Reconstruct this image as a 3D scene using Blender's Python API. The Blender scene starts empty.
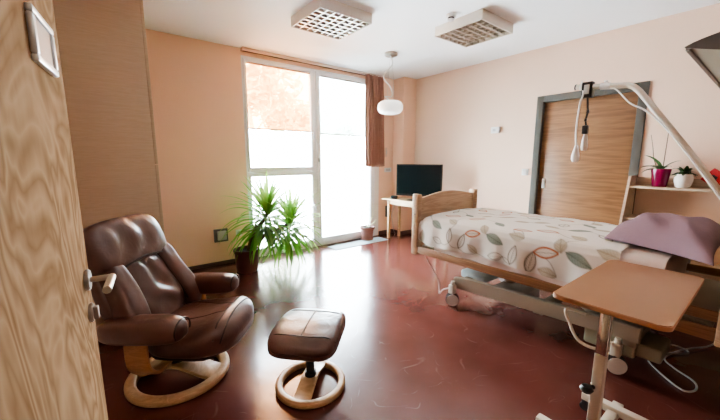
import bpy, bmesh, math, random
import numpy as np
from mathutils import Vector, Matrix
random.seed(7)
PI = math.pi
C = bpy.context.scene.collection

# ------------------------------------------------------------------ room constants
XR, YW, H = 4.389, 4.298, 2.7          # right wall, window wall, ceiling
XL, YB = -0.30, -0.02                  # left wall, wall with the entrance
CAM = (0.0, 0.0, 1.3484)
F, YAW, PIT, ROLL = 326.16, .6627, .1556, .0011

# ------------------------------------------------------------------ materials
def new_mat(name):
    m = bpy.data.materials.new(name); m.use_nodes = True
    nt = m.node_tree
    return m, nt, nt.nodes['Principled BSDF']

def N(nt, t, **k):
    n = nt.nodes.new(t)
    for a, b in k.items(): setattr(n, a, b)
    return n

def plain(name, col, rough=.5, metal=0., spec=.5, bump=0., bscale=200., var=0., vscale=4., coat=0., trans=0., emit=0.):
    m, nt, p = new_mat(name)
    p.inputs['Base Color'].default_value = (*col, 1)
    p.inputs['Roughness'].default_value = rough
    p.inputs['Metallic'].default_value = metal
    p.inputs['Specular IOR Level'].default_value = spec
    p.inputs['Coat Weight'].default_value = coat
    p.inputs['Transmission Weight'].default_value = trans
    if emit:
        p.inputs['Emission Color'].default_value = (*col, 1); p.inputs['Emission Strength'].default_value = emit
    tc = N(nt, 'ShaderNodeTexCoord')
    if var:
        no = N(nt, 'ShaderNodeTexNoise'); no.inputs['Scale'].default_value = vscale; no.inputs['Detail'].default_value = 4
        nt.links.new(tc.outputs['Object'], no.inputs['Vector'])
        mx = N(nt, 'ShaderNodeMix', data_type='RGBA')
        mx.inputs['A'].default_value = (*[c*(1-var) for c in col], 1); mx.inputs['B'].default_value = (*[min(1, c*(1+var)) for c in col], 1)
        nt.links.new(no.outputs['Fac'], mx.inputs['Factor']); nt.links.new(mx.outputs['Result'], p.inputs['Base Color'])
    if bump:
        nb = N(nt, 'ShaderNodeTexNoise'); nb.inputs['Scale'].default_value = bscale; nb.inputs['Detail'].default_value = 3
        nt.links.new(tc.outputs['Object'], nb.inputs['Vector'])
        b = N(nt, 'ShaderNodeBump'); b.inputs['Strength'].default_value = bump; b.inputs['Distance'].default_value = .01
        nt.links.new(nb.outputs['Fac'], b.inputs['Height']); nt.links.new(b.outputs['Normal'], p.inputs['Normal'])
    return m

def wood(name, dark, light, scale=(1, 1, 12), wscale=2.0, dist=4., rough=.45, detail=3., contrast=(.3, .7), fine=.35, rings=5.):
    """grain stretched along the axis with the small scale number"""
    m, nt, p = new_mat(name)
    tc = N(nt, 'ShaderNodeTexCoord'); mp = N(nt, 'ShaderNodeMapping'); mp.inputs['Scale'].default_value = scale
    nt.links.new(tc.outputs['Object'], mp.inputs['Vector'])
    n1 = N(nt, 'ShaderNodeTexNoise'); n1.inputs['Scale'].default_value = wscale; n1.inputs['Detail'].default_value = detail; n1.inputs['Distortion'].default_value = dist*.25
    nt.links.new(mp.outputs['Vector'], n1.inputs['Vector'])
    # rings out of the noise value
    ml = N(nt, 'ShaderNodeMath', operation='MULTIPLY'); ml.inputs[1].default_value = rings
    nt.links.new(n1.outputs['Fac'], ml.inputs[0])
    fr = N(nt, 'ShaderNodeMath', operation='PINGPONG'); fr.inputs[1].default_value = .5
    nt.links.new(ml.outputs[0], fr.inputs[0])
    n2 = N(nt, 'ShaderNodeTexNoise'); n2.inputs['Scale'].default_value = wscale*9; n2.inputs['Detail'].default_value = 2
    nt.links.new(mp.outputs['Vector'], n2.inputs['Vector'])
    mx = N(nt, 'ShaderNodeMath', operation='MULTIPLY_ADD'); mx.inputs[1].default_value = fine
    nt.links.new(n2.outputs['Fac'], mx.inputs[0]); nt.links.new(fr.outputs[0], mx.inputs[2])
    cr = N(nt, 'ShaderNodeValToRGB'); cr.color_ramp.elements[0].position = contrast[0]; cr.color_ramp.elements[1].position = contrast[1]
    cr.color_ramp.elements[0].color = (*dark, 1); cr.color_ramp.elements[1].color = (*light, 1)
    nt.links.new(mx.outputs[0], cr.inputs['Fac']); nt.links.new(cr.outputs['Color'], p.inputs['Base Color'])
    p.inputs['Roughness'].default_value = rough
    return m

M = {}
M['wall'] = plain('peach_plaster', (.82, .60, .46), .92, spec=.15, bump=.25, bscale=120, var=.03, vscale=1.5)
M['wall_warm'] = plain('peach_plaster_window_side', (.89, .62, .455), .92, spec=.15, bump=.25, bscale=120, var=.03, vscale=1.5)
M['ceil'] = plain('ceiling_paint', (.94, .95, .96), .95, spec=.1, bump=.1, bscale=90)
M['white'] = plain('white_window_plastic', (.82, .83, .84), .35)
M['jamb'] = plain('white_reveal_paint', (.85, .83, .80), .8)
M['base'] = plain('grey_brown_skirting', (.10, .065, .055), .6)
M['corridor'] = plain('corridor_paint', (.30, .24, .20), .9)  # dark tone holds down bounce light from the unseen corridor
M['steel'] = plain('brushed_steel', (.42, .38, .34), .36, metal=.9)
M['chrome'] = plain('chrome', (.75, .75, .76), .12, metal=1.)
M['black'] = plain('black_plastic', (.012, .012, .013), .35)
M['dark'] = plain('dark_grey_plastic', (.05, .05, .055), .5)
M['screen'] = plain('tv_screen', (.006, .014, .018), .16, spec=.45)
M['grey_frame'] = plain('door_frame_grey', (.085, .082, .068), .7, var=.05)
M['cream'] = plain('cream_enamel', (.66, .60, .50), .4)
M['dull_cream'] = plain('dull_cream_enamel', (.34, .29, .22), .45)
M['white_pl'] = plain('white_plastic', (.80, .79, .76), .4)
M['grey_pl'] = plain('grey_socket_plastic', (.14, .145, .14), .4)
M['lgrey_pl'] = plain('light_grey_plastic', (.52, .52, .52), .4)
M['lavender'] = plain('lavender_pillowcase', (.27, .185, .22), .9, spec=.1, bump=.3, bscale=60, var=.06, vscale=8)
M['sheet'] = plain('pale_bed_sheet', (.74, .64, .58), .9, spec=.1, bump=.2, bscale=50)
M['mattress'] = plain('mattress_cover', (.60, .55, .50), .9)
M['curtain'] = plain('rust_curtain_cloth', (.37, .20, .145), .9, spec=.1, bump=.25, bscale=150, var=.1, vscale=6)
M['pot_brown'] = plain('brown_glazed_pot', (.13, .05, .038), .35, var=.1)
M['pot_terra'] = plain('dusty_terracotta', (.25, .10, .08), .6, var=.1)
M['pot_magenta'] = plain('magenta_glaze', (.20, .006, .05), .22)
M['pot_white'] = plain('white_glaze', (.80, .77, .72), .25)
M['soil'] = plain('potting_soil', (.035, .022, .015), .95, bump=.8, bscale=60)
M['trunk'] = plain('yucca_bark', (.16, .10, .06), .9, bump=.7, bscale=50)
M['stem'] = plain('orchid_stem', (.09, .055, .03), .6)
M['leaf_dark'] = plain('dark_green_leaf', (.022, .075, .014), .4, var=.3, vscale=15)
M['leaf_pale'] = plain('pale_leaf', (.55, .62, .38), .6)
M['shade_white'] = plain('opal_glass', (.86, .86, .83), .3, emit=.12)
M['red'] = plain('red_paper', (.42, .012, .02), .6)
M['mat_blue'] = plain('pale_blue_mat', (.42, .56, .62), .55)
M['floor'] = None
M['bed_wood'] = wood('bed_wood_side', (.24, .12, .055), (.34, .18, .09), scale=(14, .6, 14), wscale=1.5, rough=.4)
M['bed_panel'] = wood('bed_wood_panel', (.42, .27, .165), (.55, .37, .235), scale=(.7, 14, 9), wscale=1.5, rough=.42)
M['desk_wood'] = wood('desk_pine', (.58, .37, .18), (.72, .50, .28), scale=(14, .7, 14), wscale=1.5, rough=.42)
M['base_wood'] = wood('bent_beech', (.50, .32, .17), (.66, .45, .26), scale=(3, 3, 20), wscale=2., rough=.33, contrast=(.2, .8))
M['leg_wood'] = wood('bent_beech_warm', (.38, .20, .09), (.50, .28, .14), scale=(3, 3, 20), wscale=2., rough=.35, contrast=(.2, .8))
M['table_wood'] = plain('table_laminate', (.37, .21, .12), .36, var=.06, vscale=9)
M['shelf_wood'] = wood('shelf_birch', (.50, .38, .27), (.62, .485, .35), scale=(14, .7, 14), wscale=1.5, rough=.5)
M['slide_wood'] = wood('sliding_door_oak', (.17, .085, .038), (.31, .160, .075), scale=(.3, .35, 5), wscale=2.6, dist=1.2, rough=.4, contrast=(.15, .9), fine=.5)
M['ward_wood'] = wood('wardrobe_laminate', (.54, .43, .305), (.61, .495, .36), scale=(1.2, 1.2, 22), wscale=2.2, rough=.5, contrast=(.1, .9), fine=.6)
M['door_wood'] = wood('entrance_door_ash', (.20, .115, .058), (.48, .33, .205), scale=(2.9, 2.9, 1.25), wscale=1.2, dist=6.5, rough=.42, contrast=(.0, .9), fine=.4, rings=11.)
for k in ('door_wood', 'ward_wood'):
    p_ = M[k].node_tree.nodes['Principled BSDF']; p_.inputs['Roughness'].default_value = .8; p_.inputs['Specular IOR Level'].default_value = .0

def leather():
    m, nt, p = new_mat('brown_leather')
    tc = N(nt, 'ShaderNodeTexCoord')
    n = N(nt, 'ShaderNodeTexNoise'); n.inputs['Scale'].default_value = 5; n.inputs['Detail'].default_value = 5
    nt.links.new(tc.outputs['Object'], n.inputs['Vector'])
    cr = N(nt, 'ShaderNodeValToRGB'); cr.color_ramp.elements[0].color = (.072, .030, .022, 1); cr.color_ramp.elements[1].color = (.135, .060, .045, 1)
    cr.color_ramp.elements[0].position = .3; cr.color_ramp.elements[1].position = .75
    nt.links.new(n.outputs['Fac'], cr.inputs['Fac']); nt.links.new(cr.outputs['Color'], p.inputs['Base Color'])
    p.inputs['Roughness'].default_value = .29; p.inputs['Specular IOR Level'].default_value = .65
    v = N(nt, 'ShaderNodeTexVoronoi'); v.inputs['Scale'].default_value = 260
    nt.links.new(tc.outputs['Object'], v.inputs['Vector'])
    w = N(nt, 'ShaderNodeTexNoise'); w.inputs['Scale'].default_value = 8; w.inputs['Detail'].default_value = 2.; w.inputs['Distortion'].default_value = 1.6
    nt.links.new(tc.outputs['Object'], w.inputs['Vector'])
    a = N(nt, 'ShaderNodeMath', operation='MULTIPLY_ADD'); a.inputs[1].default_value = .04
    nt.links.new(v.outputs['Distance'], a.inputs[0]); nt.links.new(w.outputs['Fac'], a.inputs[2])
    b = N(nt, 'ShaderNodeBump'); b.inputs['Strength'].default_value = .17; b.inputs['Distance'].default_value = .03
    nt.links.new(a.outputs[0], b.inputs['Height']); nt.links.new(b.outputs['Normal'], p.inputs['Normal'])
    return m
M['leather'] = leather()
M['seam'] = plain('leather_seam', (.03, .010, .007), .5)

def floor_mat():
    m, nt, p = new_mat('red_brown_vinyl_floor')
    tc = N(nt, 'ShaderNodeTexCoord')
    n = N(nt, 'ShaderNodeTexNoise'); n.inputs['Scale'].default_value = 3; n.inputs['Detail'].default_value = 2
    nt.links.new(tc.outputs['Object'], n.inputs['Vector'])
    cr = N(nt, 'ShaderNodeValToRGB'); cr.color_ramp.elements[0].position = .3; cr.color_ramp.elements[1].position = .72
    cr.color_ramp.elements[0].color = (.118, .035, .028, 1); cr.color_ramp.elements[1].color = (.152, .047, .038, 1)
    nt.links.new(n.outputs['Fac'], cr.inputs['Fac'])
    # fine scuffs: thin pale curved streaks
    mix_in = cr.outputs['Color']
    for k, (off, sc) in enumerate(((0, 1.1), (7.3, 1.6), (15.1, 2.3))):
        mp = N(nt, 'ShaderNodeMapping'); mp.inputs['Location'].default_value = (off, off*.7, 0); mp.inputs['Rotation'].default_value = (0, 0, off)
        nt.links.new(tc.outputs['Object'], mp.inputs['Vector'])
        s = N(nt, 'ShaderNodeTexNoise'); s.inputs['Scale'].default_value = sc; s.inputs['Detail'].default_value = 1.5; s.inputs['Distortion'].default_value = 1.2
        nt.links.new(mp.outputs['Vector'], s.inputs['Vector'])
        d1 = N(nt, 'ShaderNodeMath', operation='SUBTRACT'); d1.inputs[1].default_value = .5; nt.links.new(s.outputs['Fac'], d1.inputs[0])
        d2 = N(nt, 'ShaderNodeMath', operation='ABSOLUTE'); nt.links.new(d1.outputs[0], d2.inputs[0])
        r = N(nt, 'ShaderNodeMapRange'); r.inputs['From Min'].default_value = .004; r.inputs['From Max'].default_value = .0; r.inputs['To Max'].default_value = .16
        nt.links.new(d2.outputs[0], r.inputs['Value'])
        br = N(nt, 'ShaderNodeTexNoise'); br.inputs['Scale'].default_value = 5+2*k; br.inputs['Detail'].default_value = 4
        nt.links.new(mp.outputs['Vector'], br.inputs['Vector'])
        rb = N(nt, 'ShaderNodeMapRange'); rb.inputs['From Min'].default_value = .52; rb.inputs['From Max'].default_value = .64
        nt.links.new(br.outputs['Fac'], rb.inputs['Value'])
        mm = N(nt, 'ShaderNodeMath', operation='MULTIPLY'); nt.links.new(r.outputs['Result'], mm.inputs[0]); nt.links.new(rb.outputs['Result'], mm.inputs[1])
        mx = N(nt, 'ShaderNodeMix', data_type='RGBA'); mx.inputs['B'].default_value = (.55, .36, .31, 1)
        nt.links.new(mm.outputs[0], mx.inputs['Factor']); nt.links.new(mix_in, mx.inputs['A']); mix_in = mx.outputs['Result']
    nt.links.new(mix_in, p.inputs['Base Color'])
    n2 = N(nt, 'ShaderNodeTexNoise'); n2.inputs['Scale'].default_value = 2.5; n2.inputs['Detail'].default_value = 5
    nt.links.new(tc.outputs['Object'], n2.inputs['Vector'])
    r2 = N(nt, 'ShaderNodeMapRange'); r2.inputs['To Min'].default_value = .15; r2.inputs['To Max'].default_value = .21
    nt.links.new(n2.outputs['Fac'], r2.inputs['Value']); nt.links.new(r2.outputs['Result'], p.inputs['Roughness'])
    nb = N(nt, 'ShaderNodeTexNoise'); nb.inputs['Scale'].default_value = 9; nb.inputs['Detail'].default_value = 2
    nt.links.new(tc.outputs['Object'], nb.inputs['Vector'])
    b = N(nt, 'ShaderNodeBump'); b.inputs['Strength'].default_value = .05; b.inputs['Distance'].default_value = .02
    nt.links.new(nb.outputs['Fac'], b.inputs['Height']); nt.links.new(b.outputs['Normal'], p.inputs['Normal'])
    p.inputs['Specular IOR Level'].default_value = 1.0
    return m
M['floor'] = floor_mat()

def glass_mat(name, tint, refl):
    m = bpy.data.materials.new(name); m.use_nodes = True; nt = m.node_tree
    nt.nodes.clear()
    o = N(nt, 'ShaderNodeOutputMaterial'); t = N(nt, 'ShaderNodeBsdfTransparent'); t.inputs['Color'].default_value = (*tint, 1)
    g = N(nt, 'ShaderNodeBsdfGlossy'); g.inputs['Roughness'].default_value = .02
    fr = N(nt, 'ShaderNodeFresnel'); fr.inputs['IOR'].default_value = 1.35
    mx = N(nt, 'ShaderNodeMixShader')
    nt.links.new(fr.outputs[0], mx.inputs[0]); nt.links.new(t.outputs[0], mx.inputs[1]); nt.links.new(g.outputs[0], mx.inputs[2]); nt.links.new(mx.outputs[0], o.inputs[0])
    return m
M['glass'] = glass_mat('window_glass', (.97, .985, .98), .05)

def blind_mat(name, tint, solid, weave=True):
    m = bpy.data.materials.new(name); m.use_nodes = True; nt = m.node_tree
    nt.nodes.clear()
    o = N(nt, 'ShaderNodeOutputMaterial'); t = N(nt, 'ShaderNodeBsdfTransparent'); t.inputs['Color'].default_value = (*tint, 1)
    tr = N(nt, 'ShaderNodeBsdfTranslucent'); tr.inputs['Color'].default_value = (*solid, 1)
    mx = N(nt, 'ShaderNodeMixShader'); mx.inputs[0].default_value = .32
    nt.links.new(t.outputs[0], mx.inputs[1]); nt.links.new(tr.outputs[0], mx.inputs[2]); nt.links.new(mx.outputs[0], o.inputs[0])
    return m
M['blind_orange'] = blind_mat('orange_blind_cloth', (.66, .29, .12), (.55, .18, .06))
M['blind_sheer'] = blind_mat('sheer_blind_cloth', (.42, .43, .42), (.30, .31, .31))

def yucca_mat():
    m, nt, p = new_mat('yucca_leaf')
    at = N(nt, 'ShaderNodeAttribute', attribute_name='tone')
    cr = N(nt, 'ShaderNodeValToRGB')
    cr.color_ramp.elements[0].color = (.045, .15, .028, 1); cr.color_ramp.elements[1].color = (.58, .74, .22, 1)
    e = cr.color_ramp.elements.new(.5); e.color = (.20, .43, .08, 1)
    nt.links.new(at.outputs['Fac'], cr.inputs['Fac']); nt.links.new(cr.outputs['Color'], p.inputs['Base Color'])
    p.inputs['Roughness'].default_value = .38
    tr = N(nt, 'ShaderNodeBsdfTranslucent'); nt.links.new(cr.outputs['Color'], tr.inputs['Color'])
    mx = N(nt, 'ShaderNodeMixShader'); mx.inputs[0].default_value = .5
    out = nt.nodes['Material Output']
    nt.links.new(p.outputs[0], mx.inputs[1]); nt.links.new(tr.outputs[0], mx.inputs[2]); nt.links.new(mx.outputs[0], out.inputs[0])
    return m
M['yucca'] = yucca_mat()

def attr_mat(name, rough=.9):
    m, nt, p = new_mat(name)
    at = N(nt, 'ShaderNodeAttribute', attribute_name='print')
    nt.links.new(at.outputs['Color'], p.inputs['Base Color']); p.inputs['Roughness'].default_value = rough
    p.inputs['Specular IOR Level'].default_value = .15
    return m
M['cover'] = attr_mat('leaf_print_cotton')
M['tree'] = plain('washed_out_foliage', (.50, .47, .32), .8, var=.4, vscale=2)  # overexposure put into the colour: leaves paled to wash out
M['tree_far'] = plain('hazy_foliage', (.66, .72, .60), .9, var=.2, vscale=.6)  # daylight haze put into the pale leaf colour
M['bark'] = plain('tree_bark', (.62, .58, .52), .9)  # bark paled so the trunks burn out to white
M['terrace'] = plain('pale_terrace', (.80, .80, .78), .9, var=.05)  # lightened so the ground bounces more skylight onto the ceiling

# ------------------------------------------------------------------ mesh helpers
W = {}   # world matrix of every root (children keep the identity locally)

def finish(o, ang=40):
    me = o.data
    me.polygons.foreach_set('use_smooth', [True]*len(me.polygons))
    try: me.set_sharp_from_angle(angle=math.radians(ang))
    except Exception: pass

def obj(name, bm, mat, parent=None, world=False, sharp=40):
    me = bpy.data.meshes.new(name)
    if parent is not None and world: bm.transform(W[parent].inverted())
    bmesh.ops.recalc_face_normals(bm, faces=bm.faces)
    bm.to_mesh(me); bm.free()
    for mm in (mat if isinstance(mat, (list, tuple)) else [mat]): me.materials.append(mm)
    o = bpy.data.objects.new(name, me); C.objects.link(o)
    if parent is not None:
        o.parent = parent; W[o] = W[parent]
    else: W[o] = Matrix.Identity(4)
    finish(o, sharp)
    return o

def tag(o, label, cat, group=None, kind=None):
    o['label'] = label; o['category'] = cat
    if group: o['group'] = group
    if kind: o['kind'] = kind
    return o

def thing(name, label, cat, loc=(0, 0, 0), rz=0., group=None, kind=None):
    o = bpy.data.objects.new(name, None); C.objects.link(o)
    o.empty_display_size = .1
    o.location = loc; o.rotation_euler = (0, 0, rz)
    W[o] = Matrix.Translation(loc) @ Matrix.Rotation(rz, 4, 'Z')
    return tag(o, label, cat, group, kind)

def box(bm, x0, x1, y0, y1, z0, z1, bev=0., seg=2):
    r = bmesh.ops.create_cube(bm, size=1)
    vs = r['verts']
    for v in vs:
        v.co = Vector((x0 + (v.co.x+.5)*(x1-x0), y0 + (v.co.y+.5)*(y1-y0), z0 + (v.co.z+.5)*(z1-z0)))
    if bev:
        es = list({e for v in vs for e in v.link_edges})
        bmesh.ops.bevel(bm, geom=es, offset=bev, segments=seg, affect='EDGES', profile=.5)
    return vs

def bx(*a, **k):
    bm = bmesh.new(); box(bm, *a, **k); return bm

def obox(bm, center, size, mat3, bev=0.):
    """box with an arbitrary orientation matrix"""
    b2 = bmesh.new(); sx, sy, sz = size
    box(b2, -sx/2, sx/2, -sy/2, sy/2, -sz/2, sz/2, bev)
    b2.transform(Matrix.Translation(center) @ mat3.to_4x4())
    merge(bm, b2)

def merge(bm, b2):
    me = bpy.data.meshes.new('tmp'); b2.to_mesh(me); b2.free(); bm.from_mesh(me); bpy.data.meshes.remove(me)

def cyl(bm, p0, p1, r0, r1=None, n=16, bev=0.):
    p0, p1 = Vector(p0), Vector(p1); r1 = r0 if r1 is None else r1
    d = p1-p0; L = d.length
    q = Vector((0, 0, 1)).rotation_difference(d.normalized()).to_matrix().to_4x4()
    b2 = bmesh.new()
    bmesh.ops.create_cone(b2, cap_ends=True, segments=n, radius1=r0, radius2=r1, depth=L)
    if bev:
        es = [e for e in b2.edges if len(e.link_faces) == 2 and any(len(f.verts) > 4 for f in e.link_faces)]
        bmesh.ops.bevel(b2, geom=es, offset=bev, segments=2, affect='EDGES')
    b2.transform(Matrix.Translation((p0+p1)/2) @ q)
    merge(bm, b2)

def spline(pts, n=8):
    """Catmull-Rom through the points"""
    P = [Vector(p) for p in pts]; P = [P[0]*2-P[1]] + P + [P[-1]*2-P[-2]]
    out = []
    for i in range(1, len(P)-2):
        for k in range(n):
            t = k/n
            out.append(.5*((2*P[i]) + (P[i+1]-P[i-1])*t + (2*P[i-1]-5*P[i]+4*P[i+1]-P[i+2])*t*t + (-P[i-1]+3*P[i]-3*P[i+1]+P[i+2])*t**3))
    out.append(P[-2]); return out

def tube(bm, pts, r, n=8, rend=None):
    P = [Vector(p) for p in pts]; rings = []
    up = Vector((0, 0, 1)); t0 = (P[1]-P[0]).normalized()
    if abs(t0.dot(up)) > .9: up = Vector((1, 0, 0))
    a = t0.cross(up).normalized()
    for i, p in enumerate(P):
        t = (P[min(i+1, len(P)-1)]-P[max(i-1, 0)]).normalized()
        a = (a - t*a.dot(t)).normalized(); b = t.cross(a)
        rr = r if rend is None else r + (rend-r)*i/(len(P)-1)
        rings.append([bm.verts.new(p + (a*math.cos(2*PI*k/n) + b*math.sin(2*PI*k/n))*rr) for k in range(n)])
    for i in range(len(rings)-1):
        for k in range(n):
            bm.faces.new((rings[i][k], rings[i][(k+1) % n], rings[i+1][(k+1) % n], rings[i+1][k]))
    bm.faces.new(rings[0][::-1]); bm.faces.new(rings[-1])

def sweep(bm, pts, sec, closed=False, axis=Vector((0, 0, 1))):
    """sweep a section [(side, up)] along a path; 'up' is kept near axis"""
    P = [Vector(p) for p in pts]; rings = []; n = len(P)
    for i, p in enumerate(P):
        if closed: t = (P[(i+1) % n]-P[i-1]).normalized()
        else: t = (P[min(i+1, n-1)]-P[max(i-1, 0)]).normalized()
        s = t.cross(axis).normalized(); u = s.cross(t)
        rings.append([bm.verts.new(p + s*a + u*b) for a, b in sec])
    m = len(sec)
    for i in range(n if closed else n-1):
        j = (i+1) % n
        for k in range(m):
            bm.faces.new((rings[i][k], rings[i][(k+1) % m], rings[j][(k+1) % m], rings[j][k]))
    if not closed:
        bm.faces.new(rings[0][::-1]); bm.faces.new(rings[-1])

def rsec(w, h, r=.008, n=3):
    out = []
    for cx, cy, a0 in ((w/2-r, h/2-r, 0), (-w/2+r, h/2-r, PI/2), (-w/2+r, -h/2+r, PI), (w/2-r, -h/2+r, 1.5*PI)):
        for k in range(n+1):
            a = a0 + PI/2*k/n; out.append((cx + r*math.cos(a), cy + r*math.sin(a)))
    return out

def lathe(bm, prof, n=28, center=(0, 0, 0)):
    c = Vector(center); rings = []
    for r, z in prof:
        if r < 1e-5: rings.append([bm.verts.new(c+Vector((0, 0, z)))])
        else: rings.append([bm.verts.new(c+Vector((r*math.cos(2*PI*k/n), r*math.sin(2*PI*k/n), z))) for k in range(n)])
    for A, B in zip(rings, rings[1:]):
        for k in range(n):
            if len(A) == 1 and len(B) == 1: continue
            if len(A) == 1: bm.faces.new((A[0], B[(k+1) % n], B[k]))
            elif len(B) == 1: bm.faces.new((A[k], A[(k+1) % n], B[0]))
            else: bm.faces.new((A[k], A[(k+1) % n], B[(k+1) % n], B[k]))

def prism(bm, poly, axis, a0, a1, bev=0.):
    """extrude a 2D polygon; axis 'x': poly=(y,z), 'y': poly=(x,z), 'z': poly=(x,y)"""
    def mk(p, a):
        return {'x': Vector((a, p[0], p[1])), 'y': Vector((p[0], a, p[1])), 'z': Vector((p[0], p[1], a))}[axis]
    b2 = bmesh.new()
    A = [b2.verts.new(mk(p, a0)) for p in poly]; B = [b2.verts.new(mk(p, a1)) for p in poly]
    n = len(poly)
    fs = [b2.faces.new(A[::-1]), b2.faces.new(B)]
    for k in range(n): b2.faces.new((A[k], A[(k+1) % n], B[(k+1) % n], B[k]))
    if bev:
        es = list({e for f in fs for e in f.edges})
        bmesh.ops.bevel(b2, geom=es, offset=bev, segments=2, affect='EDGES')
    merge(bm, b2)

def puff(sx, sy, sz, k=4., n=14, fn=None):
    """rounded cushion block with half-sizes, optional deformation"""
    b = bmesh.new()
    bmesh.ops.create_cube(b, size=2)
    bmesh.ops.subdivide_edges(b, edges=b.edges[:], cuts=n, use_grid_fill=True)
    for v in b.verts:
        x, y, z = v.co
        s = (abs(x)**k + abs(y)**k + abs(z)**k)**(-1./k)
        p = Vector((x*s*sx, y*s*sy, z*s*sz))
        v.co = fn(p) if fn else p
    return b

def noise3(p, s):
    from mathutils import noise
    return noise.noise(Vector(p)*s)

def struct(name, bm, mat, label, cat, sharp=40):
    o = obj(name, bm, mat, None, sharp=sharp); return tag(o, label, cat, kind='structure')

# ================================================================== SETTING
struct('floor', bx(XL-.2, XR+.2, -2.6, YW+.3, -.12, 0), M['floor'], 'glossy red-brown vinyl floor with scuff marks', 'floor')
struct('ceiling', bx(XL-.2, XR+.2, -2.6, YW+.3, H, H+.12), M['ceil'], 'smooth white ceiling above the whole room', 'ceiling')
WX0, WX1, WZ1 = 1.472, 3.68, 2.622
bm = bmesh.new()
box(bm, XL-.2, WX0, YW, YW+.25, 0, H); box(bm, WX1+.09, XR+.2, YW, YW+.25, 0, H); box(bm, WX0, WX1+.09, YW, YW+.25, WZ1, H)
struct('wall_window', bm, M['wall_warm'], 'peach plaster wall holding the tall window and glazed door', 'wall')
DY0, DY1, DZ = .985, 1.915, 2.045     # opening of the sliding door
bm = bmesh.new()
box(bm, XR, XR+.2, -2.6, DY0, 0, H); box(bm, XR, XR+.2, DY1, YW+.3, 0, H); box(bm, XR, XR+.2, DY0, DY1, DZ, H); box(bm, XR+.12, XR+.2, DY0, DY1, 0, DZ)
struct('wall_right', bm, M['wall'], 'pale peach wall behind the bed with the sliding door', 'wall')
struct('wall_left', bx(XL-.2, XL, YB, YW, 0, H), M['wall_warm'], 'peach wall behind the open entrance door', 'wall')
bm = bmesh.new()
box(bm, XL-.2, -.19, YB-.14, YB, 0, H); box(bm, .86, XR, YB-.14, YB, 0, H); box(bm, -.19, .86, YB-.14, YB, 2.12, H)
struct('wall_entrance', bm, plain('low_bounce_brown', (.22, .13, .09), .9), 'unseen wall at the bed head with the entrance doorway, darkened to cut bounce light', 'wall')  # dark brown chosen to lower bounce light near the camera
bm = bmesh.new()
box(bm, XL-.2, XR, -2.6, -2.5, 0, H); box(bm, XL-.3, XL-.2, -2.6, YB, 0, H)
struct('wall_corridor', bm, M['corridor'], 'corridor wall beyond the entrance doorway', 'wall')
struct('wall_pilaster', bx(4.092, XR, 4.045, YW, 0, H, bev=.004), M['wall_warm'], 'narrow peach pilaster in the corner behind the television', 'pilaster')
bm = bmesh.new()
box(bm, XL, WX0, YW-.014, YW, 0, .045, .003)
box(bm, WX1+.095, 4.092, YW-.014, YW, 0, .07, .003)
struct('baseboard_window', bm, M['base'], 'dark baseboard along the window wall', 'baseboard')
bm = bmesh.new()
box(bm, 4.078, XR, 4.031, 4.045, 0, .07, .003); box(bm, XR-.014, XR, DY1+.09, 4.04, 0, .07, .003)
box(bm, 4.078, 4.092, 4.045, YW, 0, .07, .003)
struct('baseboard_right', bm, M['base'], 'dark baseboard along the right wall', 'baseboard')
# reveal right of the glazed door
struct('trim_1', bx(WX1, WX1+.09, YW+.0, YW+.12, 0, WZ1, bev=.003), M['jamb'], 'white painted reveal strip right of the glazed door', 'window reveal')

# ---- window + glazed door
win = thing('window_1', 'tall white window with opening sash beside a full-height glazed door', 'window', (WX0, YW, 0), kind='structure')
y0, y1 = YW+.002, YW+.072
bm = bmesh.new()
box(bm, WX0, WX0+.022, y0, y1, 0, WZ1, .004); box(bm, WX1-.03, WX1, y0, y1, 0, WZ1, .004)
box(bm, WX0+.022, WX1-.03, y0, y1, WZ1-.027, WZ1, .004); box(bm, WX0+.022, WX1-.03, y0, y1, 0, .035, .004)
box(bm, 2.485, 2.53, y0, y1, .035, WZ1-.027, .004)
obj('window_frame', bm, M['white'], win, True)
def sash(name, xa, xb, za, zb, w, wb=None, wt=None):
    wb = wb or w; wt = wt or w
    bm = bmesh.new(); ya, yb = y0-.012, y1-.012
    box(bm, xa, xa+w, ya, yb, za, zb, .005); box(bm, xb-w, xb, ya, yb, za, zb, .005)
    box(bm, xa+w, xb-w, ya, yb, za, za+wb, .005); box(bm, xa+w, xb-w, ya, yb, zb-wt, zb, .005)
    s = obj(name, bm, M['white'], win, True)
    obj('pane', bx(xa+w-.004, xb-w+.004, YW+.03, YW+.042, za+wb-.004, zb-wt+.004), M['glass'], s, True)
    return s
s1 = sash('upper_sash', WX0+.023, 2.484, 1.172, WZ1-.028, .034, .06, .036)
s2 = sash('lower_sash', WX0+.023, 2.484, .036, 1.170, .034, .08, .06)
s3 = sash('door_sash', 2.531, WX1-.031, .036, WZ1-.028, .07, .09, .042)
def wh(z, x, par):
    bm = bmesh.new(); box(bm, x-.012, x+.012, YW-.024, YW-.008, z-.03, z+.03, .003)
    cyl(bm, (x, YW-.02, z), (x, YW-.05, z), .008, n=10); box(bm, x-.008, x+.008, YW-.06, YW-.047, z-.09, z+.01, .003)
    return obj('window_handle', bm, M['lgrey_pl'], par, True)
wh(1.73, 2.462, s1); wh(1.33, 2.56, s3); wh(.66, 2.462, s2)

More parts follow.
